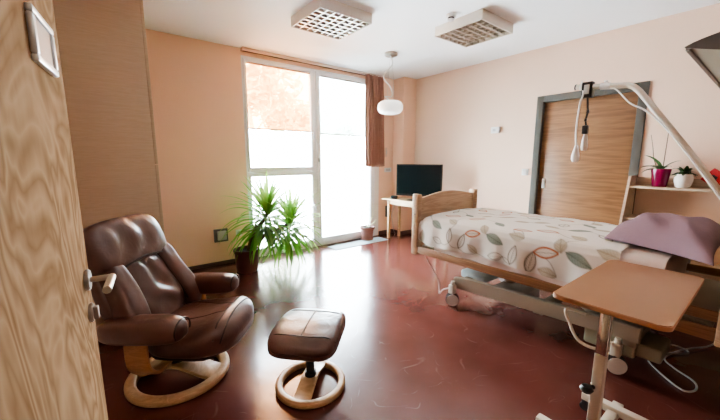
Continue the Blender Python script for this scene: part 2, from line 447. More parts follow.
# ---- wall sliding door
dr = thing('door_1', 'wood-grain sliding door in a dark grey frame on the right wall', 'door', (XR, (DY0+DY1)/2, 0), kind='structure')
bm = bmesh.new()
f = .075
box(bm, XR-.018, XR+.10, DY1-.002, DY1+f, 0, DZ+f, .004); box(bm, XR-.018, XR+.10, DY0-f, DY0+.002, 0, DZ+f, .004); box(bm, XR-.018, XR+.10, DY0+.002, DY1-.002, DZ-.002, DZ+f, .004)
obj('door_frame', bm, M['grey_frame'], dr, True)
leaf = obj('door_leaf', bx(XR+.035, XR+.075, DY0+.003, DY1-.003, .008, DZ-.003, bev=.002), M['slide_wood'], dr, True)
bm = bmesh.new(); box(bm, XR+.028, XR+.036, 1.832, 1.870, .98, 1.10, .003)
h = obj('recessed_handle', bm, M['white_pl'], leaf, True)
obj('finger_recess', bx(XR+.024, XR+.029, 1.840, 1.862, .995, 1.085, bev=.002), M['lgrey_pl'], h, True)

# ---- entrance door, swung open beside the camera
D0, D1 = Vector((-.0556, 1.07)), Vector((-.153, .155))      # lock edge, hinge edge (room-side face)
dd = (D1-D0).normalized(); ang = math.atan2(dd.y, dd.x); DL = (D1-D0).length
ed = thing('door_2', 'wood-grain entrance door standing open at the left with lever handle', 'door', (D0.x, D0.y, 0), ang, kind='structure')
# local x runs from the lock edge to the hinge edge, local +y is the face towards the bed
sgn = 1 if (Matrix.Rotation(ang, 4, 'Z') @ Vector((0, 1, 0))).x > 0 else -1
def dl(x0, x1, a, b, z0, z1, **k): return bx(x0, x1, min(sgn*a, sgn*b), max(sgn*a, sgn*b), z0, z1, **k)
dleaf = obj('door_leaf', dl(0, DL, -.042, 0, .008, 2.09, bev=.002), M['door_wood'], ed)
hz, hx = 1.052, .05
bm = bmesh.new(); cyl(bm, (hx, 0, hz), (hx, sgn*.009, hz), .026, n=24, bev=.002)
rose = obj('handle_rose', bm, M['steel'], dleaf)
bm = bmesh.new(); 
tube(bm, spline([(hx, sgn*.008, hz), (hx, sgn*.040, hz), (hx+.002, sgn*.048, hz), (hx+.012, sgn*.052, hz)], 5), .0075, 12)
cyl(bm, (hx+.0, sgn*.052, hz), (hx+.105, sgn*.052, hz), .009, n=16, bev=.002)
obj('lever_handle', bm, M['steel'], dleaf)
bm = bmesh.new(); cyl(bm, (hx, 0, hz-.085), (hx, sgn*.008, hz-.085), .024, n=24, bev=.002); box(bm, hx-.008, hx+.008, min(sgn*.004, sgn*.018), max(sgn*.004, sgn*.018), hz-.102, hz-.07, .002)
obj('lock_cylinder', bm, M['steel'], dleaf)
# sign holder on the door
sx0, sx1, sz0, sz1 = .100, .243, 1.518, 1.613
bm = bmesh.new(); fw = .013
def sb(x0, x1, z0, z1): box(bm, x0, x1, min(0, sgn*.011), max(0, sgn*.011), z0, z1, .003)
sb(sx0, sx1, sz0, sz0+fw); sb(sx0, sx1, sz1-fw, sz1); sb(sx0, sx0+fw, sz0+fw, sz1-fw); sb(sx1-fw, sx1, sz0+fw, sz1-fw)
sf = obj('sign_frame', bm, plain('satin_aluminium', (.72, .74, .74), .35, metal=.6), ed)
obj('sign_panel', dl(sx0+fw, sx1-fw, 0, .006, sz0+fw, sz1-fw), plain('sign_insert', (.42, .36, .31), .4), sf)

# ---- outside
struct('terrace_ground', bx(-30, 60, YW+.25, 90, -.2, -.03), M['terrace'], 'pale ground outside the window, lightened to bounce skylight indoors', 'ground')

# ================================================================== CAMERA / LIGHT
cam = bpy.data.cameras.new('camera'); co = bpy.data.objects.new('camera', cam); C.objects.link(co)
cam.sensor_width = 36; cam.lens = F/720*36; cam.clip_start = .02
fv = Vector((math.sin(YAW)*math.cos(PIT), math.cos(YAW)*math.cos(PIT), -math.sin(PIT)))
rv = Vector((math.cos(YAW), -math.sin(YAW), 0)); uv = rv.cross(fv)
r2 = rv*math.cos(ROLL)+uv*math.sin(ROLL); u2 = -rv*math.sin(ROLL)+uv*math.cos(ROLL)
m3 = Matrix((r2, u2, -fv)).transposed()
co.matrix_world = Matrix.Translation(CAM) @ m3.to_4x4()
bpy.context.scene.camera = co

wd = bpy.data.worlds.new('overcast_sky'); bpy.context.scene.world = wd; wd.use_nodes = True
nt = wd.node_tree; bg = nt.nodes['Background']
tc = N(nt, 'ShaderNodeTexCoord'); sep = N(nt, 'ShaderNodeSeparateXYZ'); cr = N(nt, 'ShaderNodeValToRGB')
nt.links.new(tc.outputs['Generated'], sep.inputs[0]); nt.links.new(sep.outputs['Z'], cr.inputs['Fac'])
cr.color_ramp.elements[0].color = (.84, .92, 1, 1); cr.color_ramp.elements[1].color = (.70, .85, 1., 1)
nt.links.new(cr.outputs['Color'], bg.inputs['Color'])
bg.inputs['Strength'].default_value = 9.2
po = bpy.data.lights.new('window_portal', 'AREA'); po.shape = 'RECTANGLE'; po.size = 2.2; po.size_y = 2.6; po.cycles.is_portal = True
p_o = bpy.data.objects.new('window_portal', po); C.objects.link(p_o); p_o.location = ((WX0+WX1)/2, YW+.2, 1.31); p_o.rotation_euler = (-PI/2, 0, 0)
cl = bpy.data.lights.new('corridor_fill', 'AREA'); cl.energy = 2; cl.size = .6; cl.color = (1, .86, .72)  # added fill light in the unseen corridor, no fixture modelled
c_o = bpy.data.objects.new('corridor_fill', cl); C.objects.link(c_o); c_o.location = (.4, -1.3, 2.66)
vs = bpy.context.scene.view_settings
vs.view_transform = 'AgX'; vs.look = 'AgX - Medium High Contrast'; vs.exposure = 2.95

# ================================================================== WINDOW DRESSING
def blind(label, x0, x1, z0, z1, m, barm):
    t = thing('window_blind', label, 'blind', ((x0+x1)/2, YW+.015, z0))
    bm = bmesh.new(); n = 40                                   # fine horizontal pleats
    rows = []
    for i in range(n+1):
        z = z0+.012 + (z1-z0-.024)*i/n; y = YW+.013 + (.004 if i % 2 else 0)
        rows.append([bm.verts.new((x0, y, z)), bm.verts.new((x1, y, z))])
    for a, b in zip(rows, rows[1:]): bm.faces.new((a[0], a[1], b[1], b[0]))
    obj('blind_cloth', bm, m, t, True, sharp=180)
    obj('bottom_bar', bx(x0, x1, YW+.006, YW+.024, z0-.004, z0+.014, bev=.003), barm, t, True)
    obj('top_rail', bx(x0, x1, YW+.004, YW+.026, z1-.016, z1, bev=.003), barm, t, True)
blind('pleated orange blind half lowered over the left window', WX0+.060, 2.447, 1.735, WZ1-.066, M['blind_orange'], plain('orange_blind_bar', (.55, .28, .20), .5))
blind('sheer grey blind half lowered over the glazed door', 2.603, WX1-.103, 1.715, WZ1-.072, M['blind_sheer'], plain('blind_bar_grey', (.45, .42, .34), .5))
t = thing('curtain_rail', 'peach painted curtain rail under the ceiling above the window', 'curtain rail', ((WX0+WX1)/2, YW-.03, 2.62))
bm = bmesh.new(); box(bm, WX0, 3.80, YW-.05, YW-.001, 2.668, H-.001, .003); box(bm, WX0, 3.80, YW-.075, YW-.05, 2.676, H-.001, .003)
obj('rail_profile', bm, plain('rail_paint', (.78, .64, .56), .6), t, True)
obj('rail_channel', bx(WX0+.02, 3.78, YW-.034, YW-.018, 2.662, 2.668), M['base'], t, True)
# curtain: pleated sheet, slightly narrowing at the hem
t = thing('curtain', 'short rust-brown curtain gathered at the right of the glazed door', 'curtain', (3.57, 4.2, 1.22))
bm = bmesh.new(); nx, nz = 90, 26; rows = []
for i in range(nz+1):
    z = 1.222 + (2.664-1.222)*i/nz; w = i/nz; row = []
    for j in range(nx+1):
        u = j/nx
        x = 3.385 + .015*(1-w) + u*(.365+.02*(1-w))
        y = 4.195 + .028*math.sin(u*2*PI*6.0 + .5*math.sin(w*4)) * (.75+.35*(1-w)) + .012*math.sin(u*17+w*2.2)
        row.append(bm.verts.new((x, y, z + (.006*math.sin(u*40) if i == 0 else 0))))
    rows.append(row)
for a, b in zip(rows, rows[1:]):
    for j in range(nx): bm.faces.new((a[j], a[j+1], b[j+1], b[j]))
o = obj('curtain_cloth', bm, M['curtain'], t, True, sharp=180)
md = o.modifiers.new('thickness', 'SOLIDIFY'); md.thickness = .003
for j in range(7):
    x = 3.40+.055*j; bm = bmesh.new(); cyl(bm, (x, 4.205, 2.650), (x, 4.225, 2.668), .005, n=6); obj('curtain_hook', bm, M['lgrey_pl'], t, True)

# ================================================================== CEILING THINGS
def ceiling_light(label, x0, x1, y0, y1, z0=2.605):
    t = thing('ceiling_light', label, 'ceiling light', ((x0+x1)/2, (y0+y1)/2, z0), 0, 'louvred square ceiling lights')
    bm = bmesh.new(); w = .012
    box(bm, x0, x0+w, y0, y1, z0, H-.001, .002); box(bm, x1-w, x1, y0, y1, z0, H-.001, .002)
    box(bm, x0+w, x1-w, y0, y0+w, z0, H-.001, .002); box(bm, x0+w, x1-w, y1-w, y1, z0, H-.001, .002)
    box(bm, x0+w, x1-w, y0+w, y1-w, H-.012, H-.001)
    obj('housing', bm, plain('lamp_housing', (.72, .66, .58), .5), t, True)
    bm = bmesh.new()
    for k in range(1, 7): x = x0+w+(x1-x0-2*w)*k/7; box(bm, x-.007, x+.007, y0+w, y1-w, z0+.004, z0+.030)
    for k in range(1, 7): y = y0+w+(y1-y0-2*w)*k/7; box(bm, x0+w, x1-w, y-.009, y+.009, z0+.003, z0+.030)
    obj('louvre', bm, M['louvre'], t, True)
    obj('reflector', bx(x0+w, x1-w, y0+w, y1-w, z0+.066, z0+.07), M['reflector'], t, True)
    for k in range(2):
        bm = bmesh.new(); x = x0 + (x1-x0)*(k+.5)/2; cyl(bm, (x, y0+.03, z0+.058), (x, y1-.03, z0+.058), .0075, n=10)
        obj('lamp_tube', bm, M['lamp_tube'], t, True)
M['louvre'] = plain('louvre_metal', (.50, .43, .36), .35, metal=.6)
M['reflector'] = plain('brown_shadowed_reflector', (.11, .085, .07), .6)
M['lamp_tube'] = plain('fluorescent_tube', (.42, .40, .37), .4)
ceiling_light('square louvred ceiling light nearest the window, left of the pair', 1.558, 2.128, 2.545, 3.085)
ceiling_light('square louvred ceiling light over the bed side, beside the smoke detector', 2.845, 3.40, 1.840, 2.385)
t = thing('smoke_detector', 'small round white smoke detector on the ceiling behind the right light', 'smoke detector', (2.735, 2.105, H))
bm = bmesh.new(); lathe(bm, [(0, H-.001), (.05, H-.001), (.05, H-.018), (.043, H-.024), (.03, H-.026)], 24, (2.735, 2.105, 0)); obj('mounting_base', bm, M['white_pl'], t, True)
bm = bmesh.new(); lathe(bm, [(.03, H-.026), (.030, H-.042), (0, H-.042)], 24, (2.735, 2.105, 0)); obj('sensor_grille', bm, M['dark'], t, True)
bm = bmesh.new(); lathe(bm, [(.0, H-.041), (.034, H-.041), (.032, H-.05), (.02, H-.056), (0, H-.057)], 24, (2.735, 2.105, 0)); obj('sensor_cap', bm, M['white_pl'], t, True)

px, py = 3.075, 3.29
t = thing('pendant_lamp', 'white flattened opal glass pendant lamp hanging near the curtain', 'pendant lamp', (px, py, 2.0))
bm = bmesh.new(); lathe(bm, [(0, H-.001), (.085, H-.001), (.085, H-.028), (.075, H-.036), (0, H-.036)], 32, (px, py, 0)); obj('ceiling_rose', bm, plain('brushed_nickel', (.42, .40, .36), .4, metal=.7), t, True)
bm = bmesh.new()
zc, rr, hh = 2.022, .168, .088
prof = [(0, zc+hh)]
for k in range(1, 24):
    a = PI/2 - PI*k/24; c, s = math.cos(a), math.sin(a)
    prof.append((rr*abs(c)**.5, zc+hh*math.copysign(abs(s)**.9, s)))
prof.append((0, zc-hh))
lathe(bm, prof, 40, (px, py, 0)); obj('lamp_shade', bm, M['shade_white'], t, True, sharp=80)
bm = bmesh.new()
tube(bm, [(px-.01, py, H-.036), (px-.03, py, 2.52), (px-.045, py, 2.36), (px-.06, py, 2.10)], .0015, 5)
tube(bm, [(px+.01, py, H-.036), (px+.05, py, 2.40), (px+.06, py, 2.10)], .0015, 5)
obj('suspension_wire', bm, M['lgrey_pl'], t, True)
bm = bmesh.new()
tube(bm, spline([(px+.0, py, H-.036), (px+.02, py, 2.56), (px-.12, py, 2.42), (px-.11, py, 2.36), (px-.02, py, 2.30), (px+.03, py, 2.22), (px+.015, py, 2.16), (px-.06, py, 2.155), (px-.10, py, 2.15), (px-.03, py, 2.12), (px, py, 2.10)], 6), .0055, 6)
obj('power_cord', bm, M['white_pl'], t, True)

# ================================================================== WALL FITTINGS
def plate(name, label, cat, x, z, w, h, mats, wall='w', d=.012, group=None, detail='socket', y=None):
    """small electrical fitting on the window wall ('w') or the right wall ('r')"""
    if wall == 'w':
        t = thing(name, label, cat, (x, YW, z), 0, group); bxx = lambda a, b, c, e, f, g, bev=0.: bx(x+a, x+b, YW-e, YW-c, z+f, z+g, bev=bev)
    else:
        t = thing(name, label, cat, (XR, x, z), 0, group); bxx = lambda a, b, c, e, f, g, bev=0.: bx(XR-e, XR-c, x+a, x+b, z+f, z+g, bev=bev)
    obj('cover_plate', bxx(-w/2, w/2, -.001, d, -h/2, h/2, .003), mats[0], t, True)
    if detail == 'rocker': obj('rocker', bxx(-w*.32, w*.32, d, d+.006, -h*.32, h*.32, .002), mats[1], t, True)
    elif detail == 'lid': obj('lid', bxx(-w*.30, w*.36, d, d+.03, -h*.34, h*.36, .008), mats[1], t, True)
    elif detail == 'socket':
        bm = bmesh.new(); c = (x, YW-d, z) if wall == 'w' else (XR-d, x, z)
        e = (x, YW-d-.003, z) if wall == 'w' else (XR-d-.003, x, z)
        cyl(bm, c, e, min(w, h)*.32, n=20); obj('socket_well', bm, mats[1], t, True)
    elif detail == 'display': obj('display', bxx(-w*.05, w*.28, d, d+.002, -h*.2, h*.2), mats[1], t, True)
    return t
plate('weatherproof_socket', 'grey square socket with lid low on the wall left of the yucca', 'socket', 1.098, .385, .165, .165, (M['grey_pl'], M['lgrey_pl']), detail='lid', d=.03)
plate('wall_socket', 'small cream wall socket just left of the yucca leaves', 'socket', 1.325, .385, .075, .085, (M['white_pl'], M['lgrey_pl']))
plate('thermostat', 'white thermostat high on the pale wall left of the sliding door', 'thermostat', 2.525, 1.748, .13, .085, (M['white_pl'], M['lgrey_pl']), wall='r', detail='display', d=.025)
plate('light_switch', 'white light switch beside the sliding door frame', 'light switch', 2.075, 1.178, .085, .085, (M['white_pl'], plain('switch_rocker', (.68, .66, .62), .4)), wall='r', detail='rocker')
plate('room_controller', 'cream wall controller right of the curtain', 'wall controller', 3.925, 1.46, .05, .16, (plain('peach_plastic', (.66, .50, .40), .5), M['lgrey_pl']), detail='display')
plate('double_switch', 'wide white switch plate on the wall below the curtain hem', 'light switch', 3.975, 1.155, .16, .075, (M['white_pl'], M['lgrey_pl']), detail='rocker')
plate('wall_socket', 'grey wall socket behind the desk leg', 'socket', 3.975, .415, .085, .20, (M['grey_pl'], M['dark']), detail='socket', d=.03)

# ================================================================== WARDROBE
t = thing('wardrobe', 'tall plain light-brown wardrobe behind the recliner', 'wardrobe', (.03, 3.6, 0))
obj('carcass', bx(XL+.004, .318, 3.0, YW-.02, .07, 2.64, bev=.002), M['ward_wood'], t, True)
obj('plinth', bx(XL+.02, .29, 3.03, YW-.03, 0, .07), M['base'], t, True)
obj('top_panel', bx(XL+.004, .318, 3.0, YW-.02, 2.641, 2.66, bev=.002), M['ward_wood'], t, True)
for z0_, z1_ in ((.075, 1.30), (1.305, 2.64)):
    for k in range(2):
        ya = 3.003+k*.638
        d = obj('door', bx(.3195, .3395, ya, ya+.634, z0_, z1_, bev=.002), M['ward_wood'], t, True)
        yh = ya+.57 if k == 0 else ya+.06; zh = z1_-.25 if z0_ < 1 else z0_+.2
        bm = bmesh.new(); tube(bm, [(.34, yh, zh-.06), (.358, yh, zh-.06), (.358, yh, zh+.06), (.34, yh, zh+.06)], .005, 8); obj('handle', bm, M['steel'], d, True)

# ================================================================== RECLINER
RA = math.atan2(-.652, .757)
rc = thing('recliner_chair', 'brown leather recliner chair on a round pale wooden base', 'armchair', (.25, 2.175, 0), RA)
def ring_base(bm, R, w, h, z0, cx=0., cy=0., n=56):
    pts = [(cx+R*math.cos(2*PI*k/n), cy+R*math.sin(2*PI*k/n), z0+h/2) for k in range(n)]
    sweep(bm, pts, rsec(w, h, min(w, h)*.38, 4), closed=True)
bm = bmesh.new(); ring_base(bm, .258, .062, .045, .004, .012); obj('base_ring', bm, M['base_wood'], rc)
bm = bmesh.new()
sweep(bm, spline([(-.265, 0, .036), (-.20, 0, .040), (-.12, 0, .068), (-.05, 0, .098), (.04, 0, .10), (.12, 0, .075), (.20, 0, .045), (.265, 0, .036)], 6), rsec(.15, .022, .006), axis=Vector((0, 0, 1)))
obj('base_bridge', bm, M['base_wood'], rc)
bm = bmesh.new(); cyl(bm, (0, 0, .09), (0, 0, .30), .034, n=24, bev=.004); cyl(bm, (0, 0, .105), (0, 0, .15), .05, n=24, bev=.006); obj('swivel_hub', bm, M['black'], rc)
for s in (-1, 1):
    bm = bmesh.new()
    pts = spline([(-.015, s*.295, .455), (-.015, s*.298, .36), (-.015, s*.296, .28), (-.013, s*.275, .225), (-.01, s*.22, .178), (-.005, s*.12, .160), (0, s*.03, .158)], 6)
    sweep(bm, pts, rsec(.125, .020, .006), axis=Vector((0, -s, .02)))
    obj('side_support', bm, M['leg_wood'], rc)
# seat
def seat_fn(p):
    x, y, z = p
    t_ = (x+.26)/.52
    z += .035*math.exp(-((t_-.86)/.2)**2)*(1 if z > 0 else .2) - .03*max(0, .45-t_)
    if t_ > .8: z -= .45*(t_-.8)**1.6*(.6 if z > 0 else .35)
    z -= .012*(y/.26)**2
    if z > 0: z += .006*noise3((x, y, z), 9) + .004*math.sin(22*x+3*y)*max(0, 1-abs(y)/.25)*(1-t_)
    return Vector((x+.195, y, z+.352))
bm = puff(.262, .268, .092, 3.2, 22, seat_fn)
seat = obj('seat', bm, M['leather'], rc, sharp=180)
def on_seat(x, y):
    return None
bm = bmesh.new()
def seam(bm, pts, r=.0055, n=5): tube(bm, spline(pts, 5), r, 6)
# surface points sampled from the deformed seat
def seat_top(x, y, s=.003):
    sx, sy, sz, k = .262, .268, .092, 3.2
    a = min(.999, (abs(x)/sx)**k + (abs(y)/sy)**k); z = sz*(1-a)**(1/k)
    return seat_fn(Vector((x, y, z))) + Vector((0, 0, s))
for xx in (.165, .205): seam(bm, [seat_top(xx+.01*math.cos(j*.5), -.245+.0495*j, .0) for j in range(0, 10)], .0045)
seam(bm, [seat_top(-.2+.045*j, -.15+.012*j, -.001) for j in range(0, 9)], .004)
seam(bm, [seat_top(-.2+.045*j, .15-.012*j, -.001) for j in range(0, 9)], .004)
obj('seat_seam', bm, M['seam'], seat)
obj('seat_underside', puff(.20, .23, .035, 5, 6, lambda p: p+Vector((.16, 0, .275))), M['seam'], rc, sharp=180)
# back: frame along the reclined axis
TB = math.radians(24.)
BO = Vector((-.03, -.006, .40)); bu = Vector((-math.sin(TB), 0, math.cos(TB))); bn = Vector((math.cos(TB), 0, math.sin(TB)))
def back_pt(d, y, h): return BO + bu*h + bn*d + Vector((0, y, 0))
def shell_fn(p):
    h = p.z+.30; y = p.y; wv = 1 - .13*max(0, (h-.25)/.35) + .03*math.sin(h*9)
    return back_pt(p.x-.075 - .03*(y/.3)**2*-1.0, y*wv, h)
obj('back_shell', puff(.05, .292, .325, 4.5, 14, shell_fn), M['leather'], rc, sharp=180)
def lumbar_fn(p):
    h = p.z+.20; y = p.y
    d = p.x + .02*math.exp(-((h-.10)/.12)**2)
    if d > 0: d += .008*noise3((p.x*.3, y*1.6, h*.9), 10) + .009*math.sin(y*34+h*15+4*noise3((y, h, 1), 6))*math.exp(-(y/.13)**2)
    return back_pt(d-.01, y*(1-.10*h), h)
back = obj('backrest_cushion', puff(.062, .175, .235, 3.4, 20, lumbar_fn), M['leather'], rc, sharp=180)
for s in (-1, 1):
    def bol_fn(p, s=s):
        h = p.z+.20; wv = 1-.16*h
        d = p.x + .02*math.exp(-((h-.08)/.14)**2) + .006*noise3((p.x, p.y*2+s, h), 9)
        return back_pt(d+.005, (p.y + s*.218)*wv + s*.03*math.exp(-((h-.02)/.16)**2), h)
    obj('side_bolster', puff(.07, .075, .245, 3., 14, bol_fn), M['leather'], rc, sharp=180)
def head_fn(p):
    h = p.z+.515; y = p.y
    d = p.x + .008 + .010*math.exp(-((h-.56)/.08)**2)
    w_ = .019*math.sin(y*38 + 5*math.sin(h*9)) * math.exp(-((h-.50)/.09)**2) * math.exp(-(y/.18)**2)
    if p.x > 0: d += .6*w_ + .005*noise3((p.x, y*2, h), 9)
    return back_pt(d-.012, y*(1-.03*abs(p.z)/.12)-.022, h - .012*(y/.26)**2)
head = obj('headrest', puff(.078, .272, .140, 5., 24, head_fn), M['leather'], rc, sharp=180)
bm = bmesh.new()
seam(bm, [back_pt(.062-.012*abs(y)/.2, y, .392-.06*(y/.27)**2) for y in (-.24, -.18, -.1, 0, .1, .18, .24)], .006)
for s in (-1, 1): seam(bm, [back_pt(.050, s*(.168-.03*(h)), h) for h in (.03, .1, .2, .3, .375)], .005)
obj('back_seam', bm, M['seam'], back)
for s in (-1, 1):
    def arm_fn(p, s=s):
        x, y, z = p
        t_ = (x+.23)/.46
        zz = z + .022*t_ - .02*max(0, t_-.8)*5*.4 + (.008*noise3((x, y+s, z), 8) if z > 0 else 0)
        return Vector((x+.045, y*(1+.12*t_)+s*.315, zz+.474))
    a = obj('armrest', puff(.226, .066, .067, 3.4, 14, arm_fn), M['leather'], rc, sharp=180)
    bm = bmesh.new()
    seam(bm, [Vector((.256, s*.315+.068*math.cos(q), .492+.058*math.sin(q))) for q in [PI*k/8 for k in range(-1, 10)]], .004)
    obj('arm_piping', bm, M['seam'], a)

# ================================================================== FOOTSTOOL
FA = -math.radians(46)
fs = thing('footstool', 'small brown leather footstool on a round wooden base', 'footstool', (.862, 1.585, 0), FA)
bm = bmesh.new(); ring_base(bm, .186, .044, .038, .003, n=48); obj('base_ring', bm, M['base_wood'], fs)
bm = bmesh.new()
pa = math.atan2(1.743-1.512, 1.028-.782)-FA
pdx = Vector((math.cos(pa), math.sin(pa), 0))
sweep(bm, spline([pdx*-.185+Vector((0, 0, .03)), pdx*-.12+Vector((0, 0, .036)), pdx*-.03+Vector((0, 0, .062)), pdx*.05+Vector((0, 0, .062)), pdx*.13+Vector((0, 0, .036)), pdx*.185+Vector((0, 0, .03))], 6), rsec(.098, .018, .005))
obj('base_bridge', bm, M['base_wood'], fs)
bm = bmesh.new(); cyl(bm, (0, 0, .062), (0, 0, .31), .025, n=20, bev=.003); cyl(bm, (0, 0, .068), (0, 0, .10), .034, n=20, bev=.004); obj('post', bm, plain('dark_blue_grey_metal', (.02, .03, .04), .3, metal=.4), fs)
def fs_fn(p):
    x, y, z = p
    zz = z - .02*(y/.22)**2*(1 if z > 0 else .4) + (.005*noise3((x, y, 0), 9) if z > 0 else 0)
    return Vector((x, y, zz+.358))
cu = obj('cushion', puff(.195, .236, .058, 4.6, 22, fs_fn), M['leather'], fs, sharp=180)
def fs_top(x, y):
    a = min(.999, (abs(x)/.195)**4.6+(abs(y)/.236)**4.6); return fs_fn(Vector((x, y, .058*(1-a)**(1/4.6))))
bm = bmesh.new()
for yy_ in (-.145, .145): seam(bm, [fs_top(-.188+.047*k, yy_-.008*math.sin(PI*k/8)) for k in range(9)], .0045)
seam(bm, [fs_top(.0, -.145+.0322*k) for k in range(10)], .0045)
obj('cushion_seam', bm, M['seam'], cu)
obj('cushion_base', bx(-.15, .15, -.18, .18, .300, .318, bev=.006), M['seam'], fs)

# ================================================================== PLANTS BY THE WINDOW
yx, yy = 1.272, 3.86
t = thing('potted_yucca', 'large potted yucca with two leafy heads in front of the window', 'plant', (yx, yy, 0))
bm = bmesh.new(); lathe(bm, [(0, .005), (.118, .0), (.124, .012), (.128, .05), (.140, .235), (.150, .238), (.154, .262), (.150, .275), (.138, .275), (.134, .24), (0, .24)], 36, (yx, yy, 0)); obj('pot', bm, M['pot_brown'], t, True)
bm = bmesh.new(); lathe(bm, [(0, .252), (.07, .256), (.135, .243)], 24, (yx, yy, 0)); obj('soil', bm, M['soil'], t, True)
heads = [(Vector((1.525, 3.78, .66)), 1.0), (Vector((1.79, 3.70, .53)), .97)]
for i, (hp, sc) in enumerate(heads):
    bm = bmesh.new(); b0 = Vector((yx+.02+.03*i, yy-.02*i, .24))
    tube(bm, spline([b0, b0.lerp(hp, .4)+Vector((-.02, 0, .08)), b0.lerp(hp, .75)+Vector((0, 0, .04)), hp+Vector((0, 0, .05))], 6), .026, 10, .018)
    obj('trunk', bm, M['trunk'], t, True)
def leaf_blade(bm, tone, org, az, el, L, wd_, droop, tval):
    d = Vector((math.cos(az)*math.cos(el), math.sin(az)*math.cos(el), math.sin(el)))
    p = Vector(org); n = 9; prev = None
    for k in range(n+1):
        f_ = k/n
        s = d.cross(Vector((0, 0, 1))); s = s.normalized() if s.length > 1e-4 else Vector((1, 0, 0))
        up = s.cross(d)
        w = wd_*(min(1, .45+f_*2.2) if f_ < .25 else 1)*(1-max(0, f_-.35)/.65)**.75 + .0006
        row = [bm.verts.new(p-s*w+up*w*.35), bm.verts.new(p), bm.verts.new(p+s*w+up*w*.35)]
        for v in row: v[tone] = tval*(.75+.35*f_)
        if prev:
            bm.faces.new((prev[0], prev[1], row[1], row[0])); bm.faces.new((prev[1], prev[2], row[2], row[1]))
        prev = row
        p = p + d*(L/n)
        if p.z < .03: p.z = .03
        if p.y > YW-.05: p.y = YW-.05
        d = (d + Vector((0, 0, -droop/n*(.4+1.6*f_)))).normalized()
rng = random.Random(21)
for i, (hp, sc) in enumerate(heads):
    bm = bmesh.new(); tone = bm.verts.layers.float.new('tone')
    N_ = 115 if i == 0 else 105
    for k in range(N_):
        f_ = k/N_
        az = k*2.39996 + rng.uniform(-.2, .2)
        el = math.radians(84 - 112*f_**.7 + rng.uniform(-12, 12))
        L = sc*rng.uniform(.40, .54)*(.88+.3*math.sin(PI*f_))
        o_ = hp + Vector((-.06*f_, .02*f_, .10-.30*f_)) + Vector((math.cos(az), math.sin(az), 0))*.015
        leaf_blade(bm, tone, o_, az, el, L, rng.uniform(.019, .027), rng.uniform(.8, 2.0)*(.3+1.1*f_), min(1, max(.08, .72-.42*f_+rng.uniform(-.2, .25))))  # daylight put into leaf tone: upright leaves brighter than drooping ones
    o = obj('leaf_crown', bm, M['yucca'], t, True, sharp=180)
    o.data.attributes.get('tone')
# small plant on the mat
tag(obj('floor_mat', bx(2.62, 3.675, 3.93, 4.17, .001, .007, bev=.002), M['mat_blue']), 'thin pale-blue mat on the floor at the glazed door', 'mat')
qx, qy = 3.39, 4.15
t = thing('potted_plant', 'small terracotta pot with a thin pale plant by the glazed door', 'plant', (qx, qy, .008))
bm = bmesh.new(); lathe(bm, [(0, .012), (.08, .009), (.104, .010), (.106, .034), (.092, .036), (.110, .19), (.126, .192), (.128, .225), (.120, .228), (.112, .21), (0, .205)], 30, (qx, qy, 0)); obj('pot', bm, M['pot_terra'], t, True)
bm = bmesh.new(); lathe(bm, [(0, .220), (.05, .218), (.113, .210)], 20, (qx, qy, 0)); obj('soil', bm, M['soil'], t, True)
bm = bmesh.new(); tone = bm.verts.layers.float.new('tone')
for az, el, L, dr_ in ((.2, 62, .30, 1.3), (2.5, 75, .22, .5), (3.6, 60, .16, .8), (-1.0, 50, .20, 1.2), (-.3, 40, .27, .2)):
    leaf_blade(bm, tone, (qx, qy, .195), az, math.radians(el), L, .012, dr_, .8)
obj('leaf', bm, M['leaf_pale'], t, True, sharp=180)

# ================================================================== DESK AND TELEVISION
X0d, X1d, Y0d, Y1d, ZD = 3.695, 4.07, 2.92, 4.135, .69
t = thing('desk', 'light pine desk against the right wall behind the bed foot', 'desk', ((X0d+X1d)/2, (Y0d+Y1d)/2, 0))
obj('desk_top', bx(X0d, X1d, Y0d, Y1d+.0, ZD-.024, ZD, bev=.004), M['desk_wood'], t, True)
for lx in (X0d+.048, X1d-.08):
    for ly in (Y0d+.05, Y1d-.135): obj('leg', bx(lx, lx+.04, ly, ly+.04, 0, ZD-.0245, bev=.004), M['desk_wood'], t, True)
bm = bmesh.new(); box(bm, X0d+.058, X0d+.076, Y0d+.091, Y1d-.136, ZD-.095, ZD-.0245, .002); box(bm, X1d-.073, X1d-.055, Y0d+.091, Y1d-.136, ZD-.095, ZD-.0245, .002)
box(bm, X0d+.089, X1d-.081, Y1d-.126, Y1d-.108, ZD-.095, ZD-.0245, .002); box(bm, X0d+.089, X1d-.081, Y0d+.062, Y0d+.08, ZD-.095, ZD-.0245, .002)
obj('apron', bm, M['desk_wood'], t, True)
A_, B_ = Vector((3.865, 3.955))*.965, Vector((4.215, 3.285))*.965       # screen bottom corners, left then right as seen from the room
tc_ = (A_+B_)/2; tw = (B_-A_).length; ta = math.atan2((B_-A_).y, (B_-A_).x)
tv = thing('television', 'black flat-screen television on the pine desk', 'television', (tc_.x, tc_.y, ZD), ta)
nz_ = -1                                                         # local -y faces the room
z0t, z1t = .072, .575
obj('bezel', bx(-tw/2, tw/2, -.012, .03, z0t, z1t, bev=.006), M['black'], tv)
obj('screen', bx(-tw/2+.018, tw/2-.018, -.0145, -.0115, z0t+.032, z1t-.018), M['screen'], tv)
obj('rear_housing', bx(-tw/2+.12, tw/2-.12, .0305, .065, z0t+.06, z1t-.12, bev=.012), M['black'], tv)
obj('brand_strip', bx(-.03, .03, -.0145, -.0125, z0t+.01, z0t+.018), M['lgrey_pl'], tv)
bm = bmesh.new(); box(bm, -.17, .17, -.085, .085, .001, .014, .006); obj('stand_base', bm, M['black'], tv)
bm = bmesh.new(); box(bm, -.045, .045, .0, .028, .014, z0t+.02, .004); obj('stand_neck', bm, M['black'], tv)
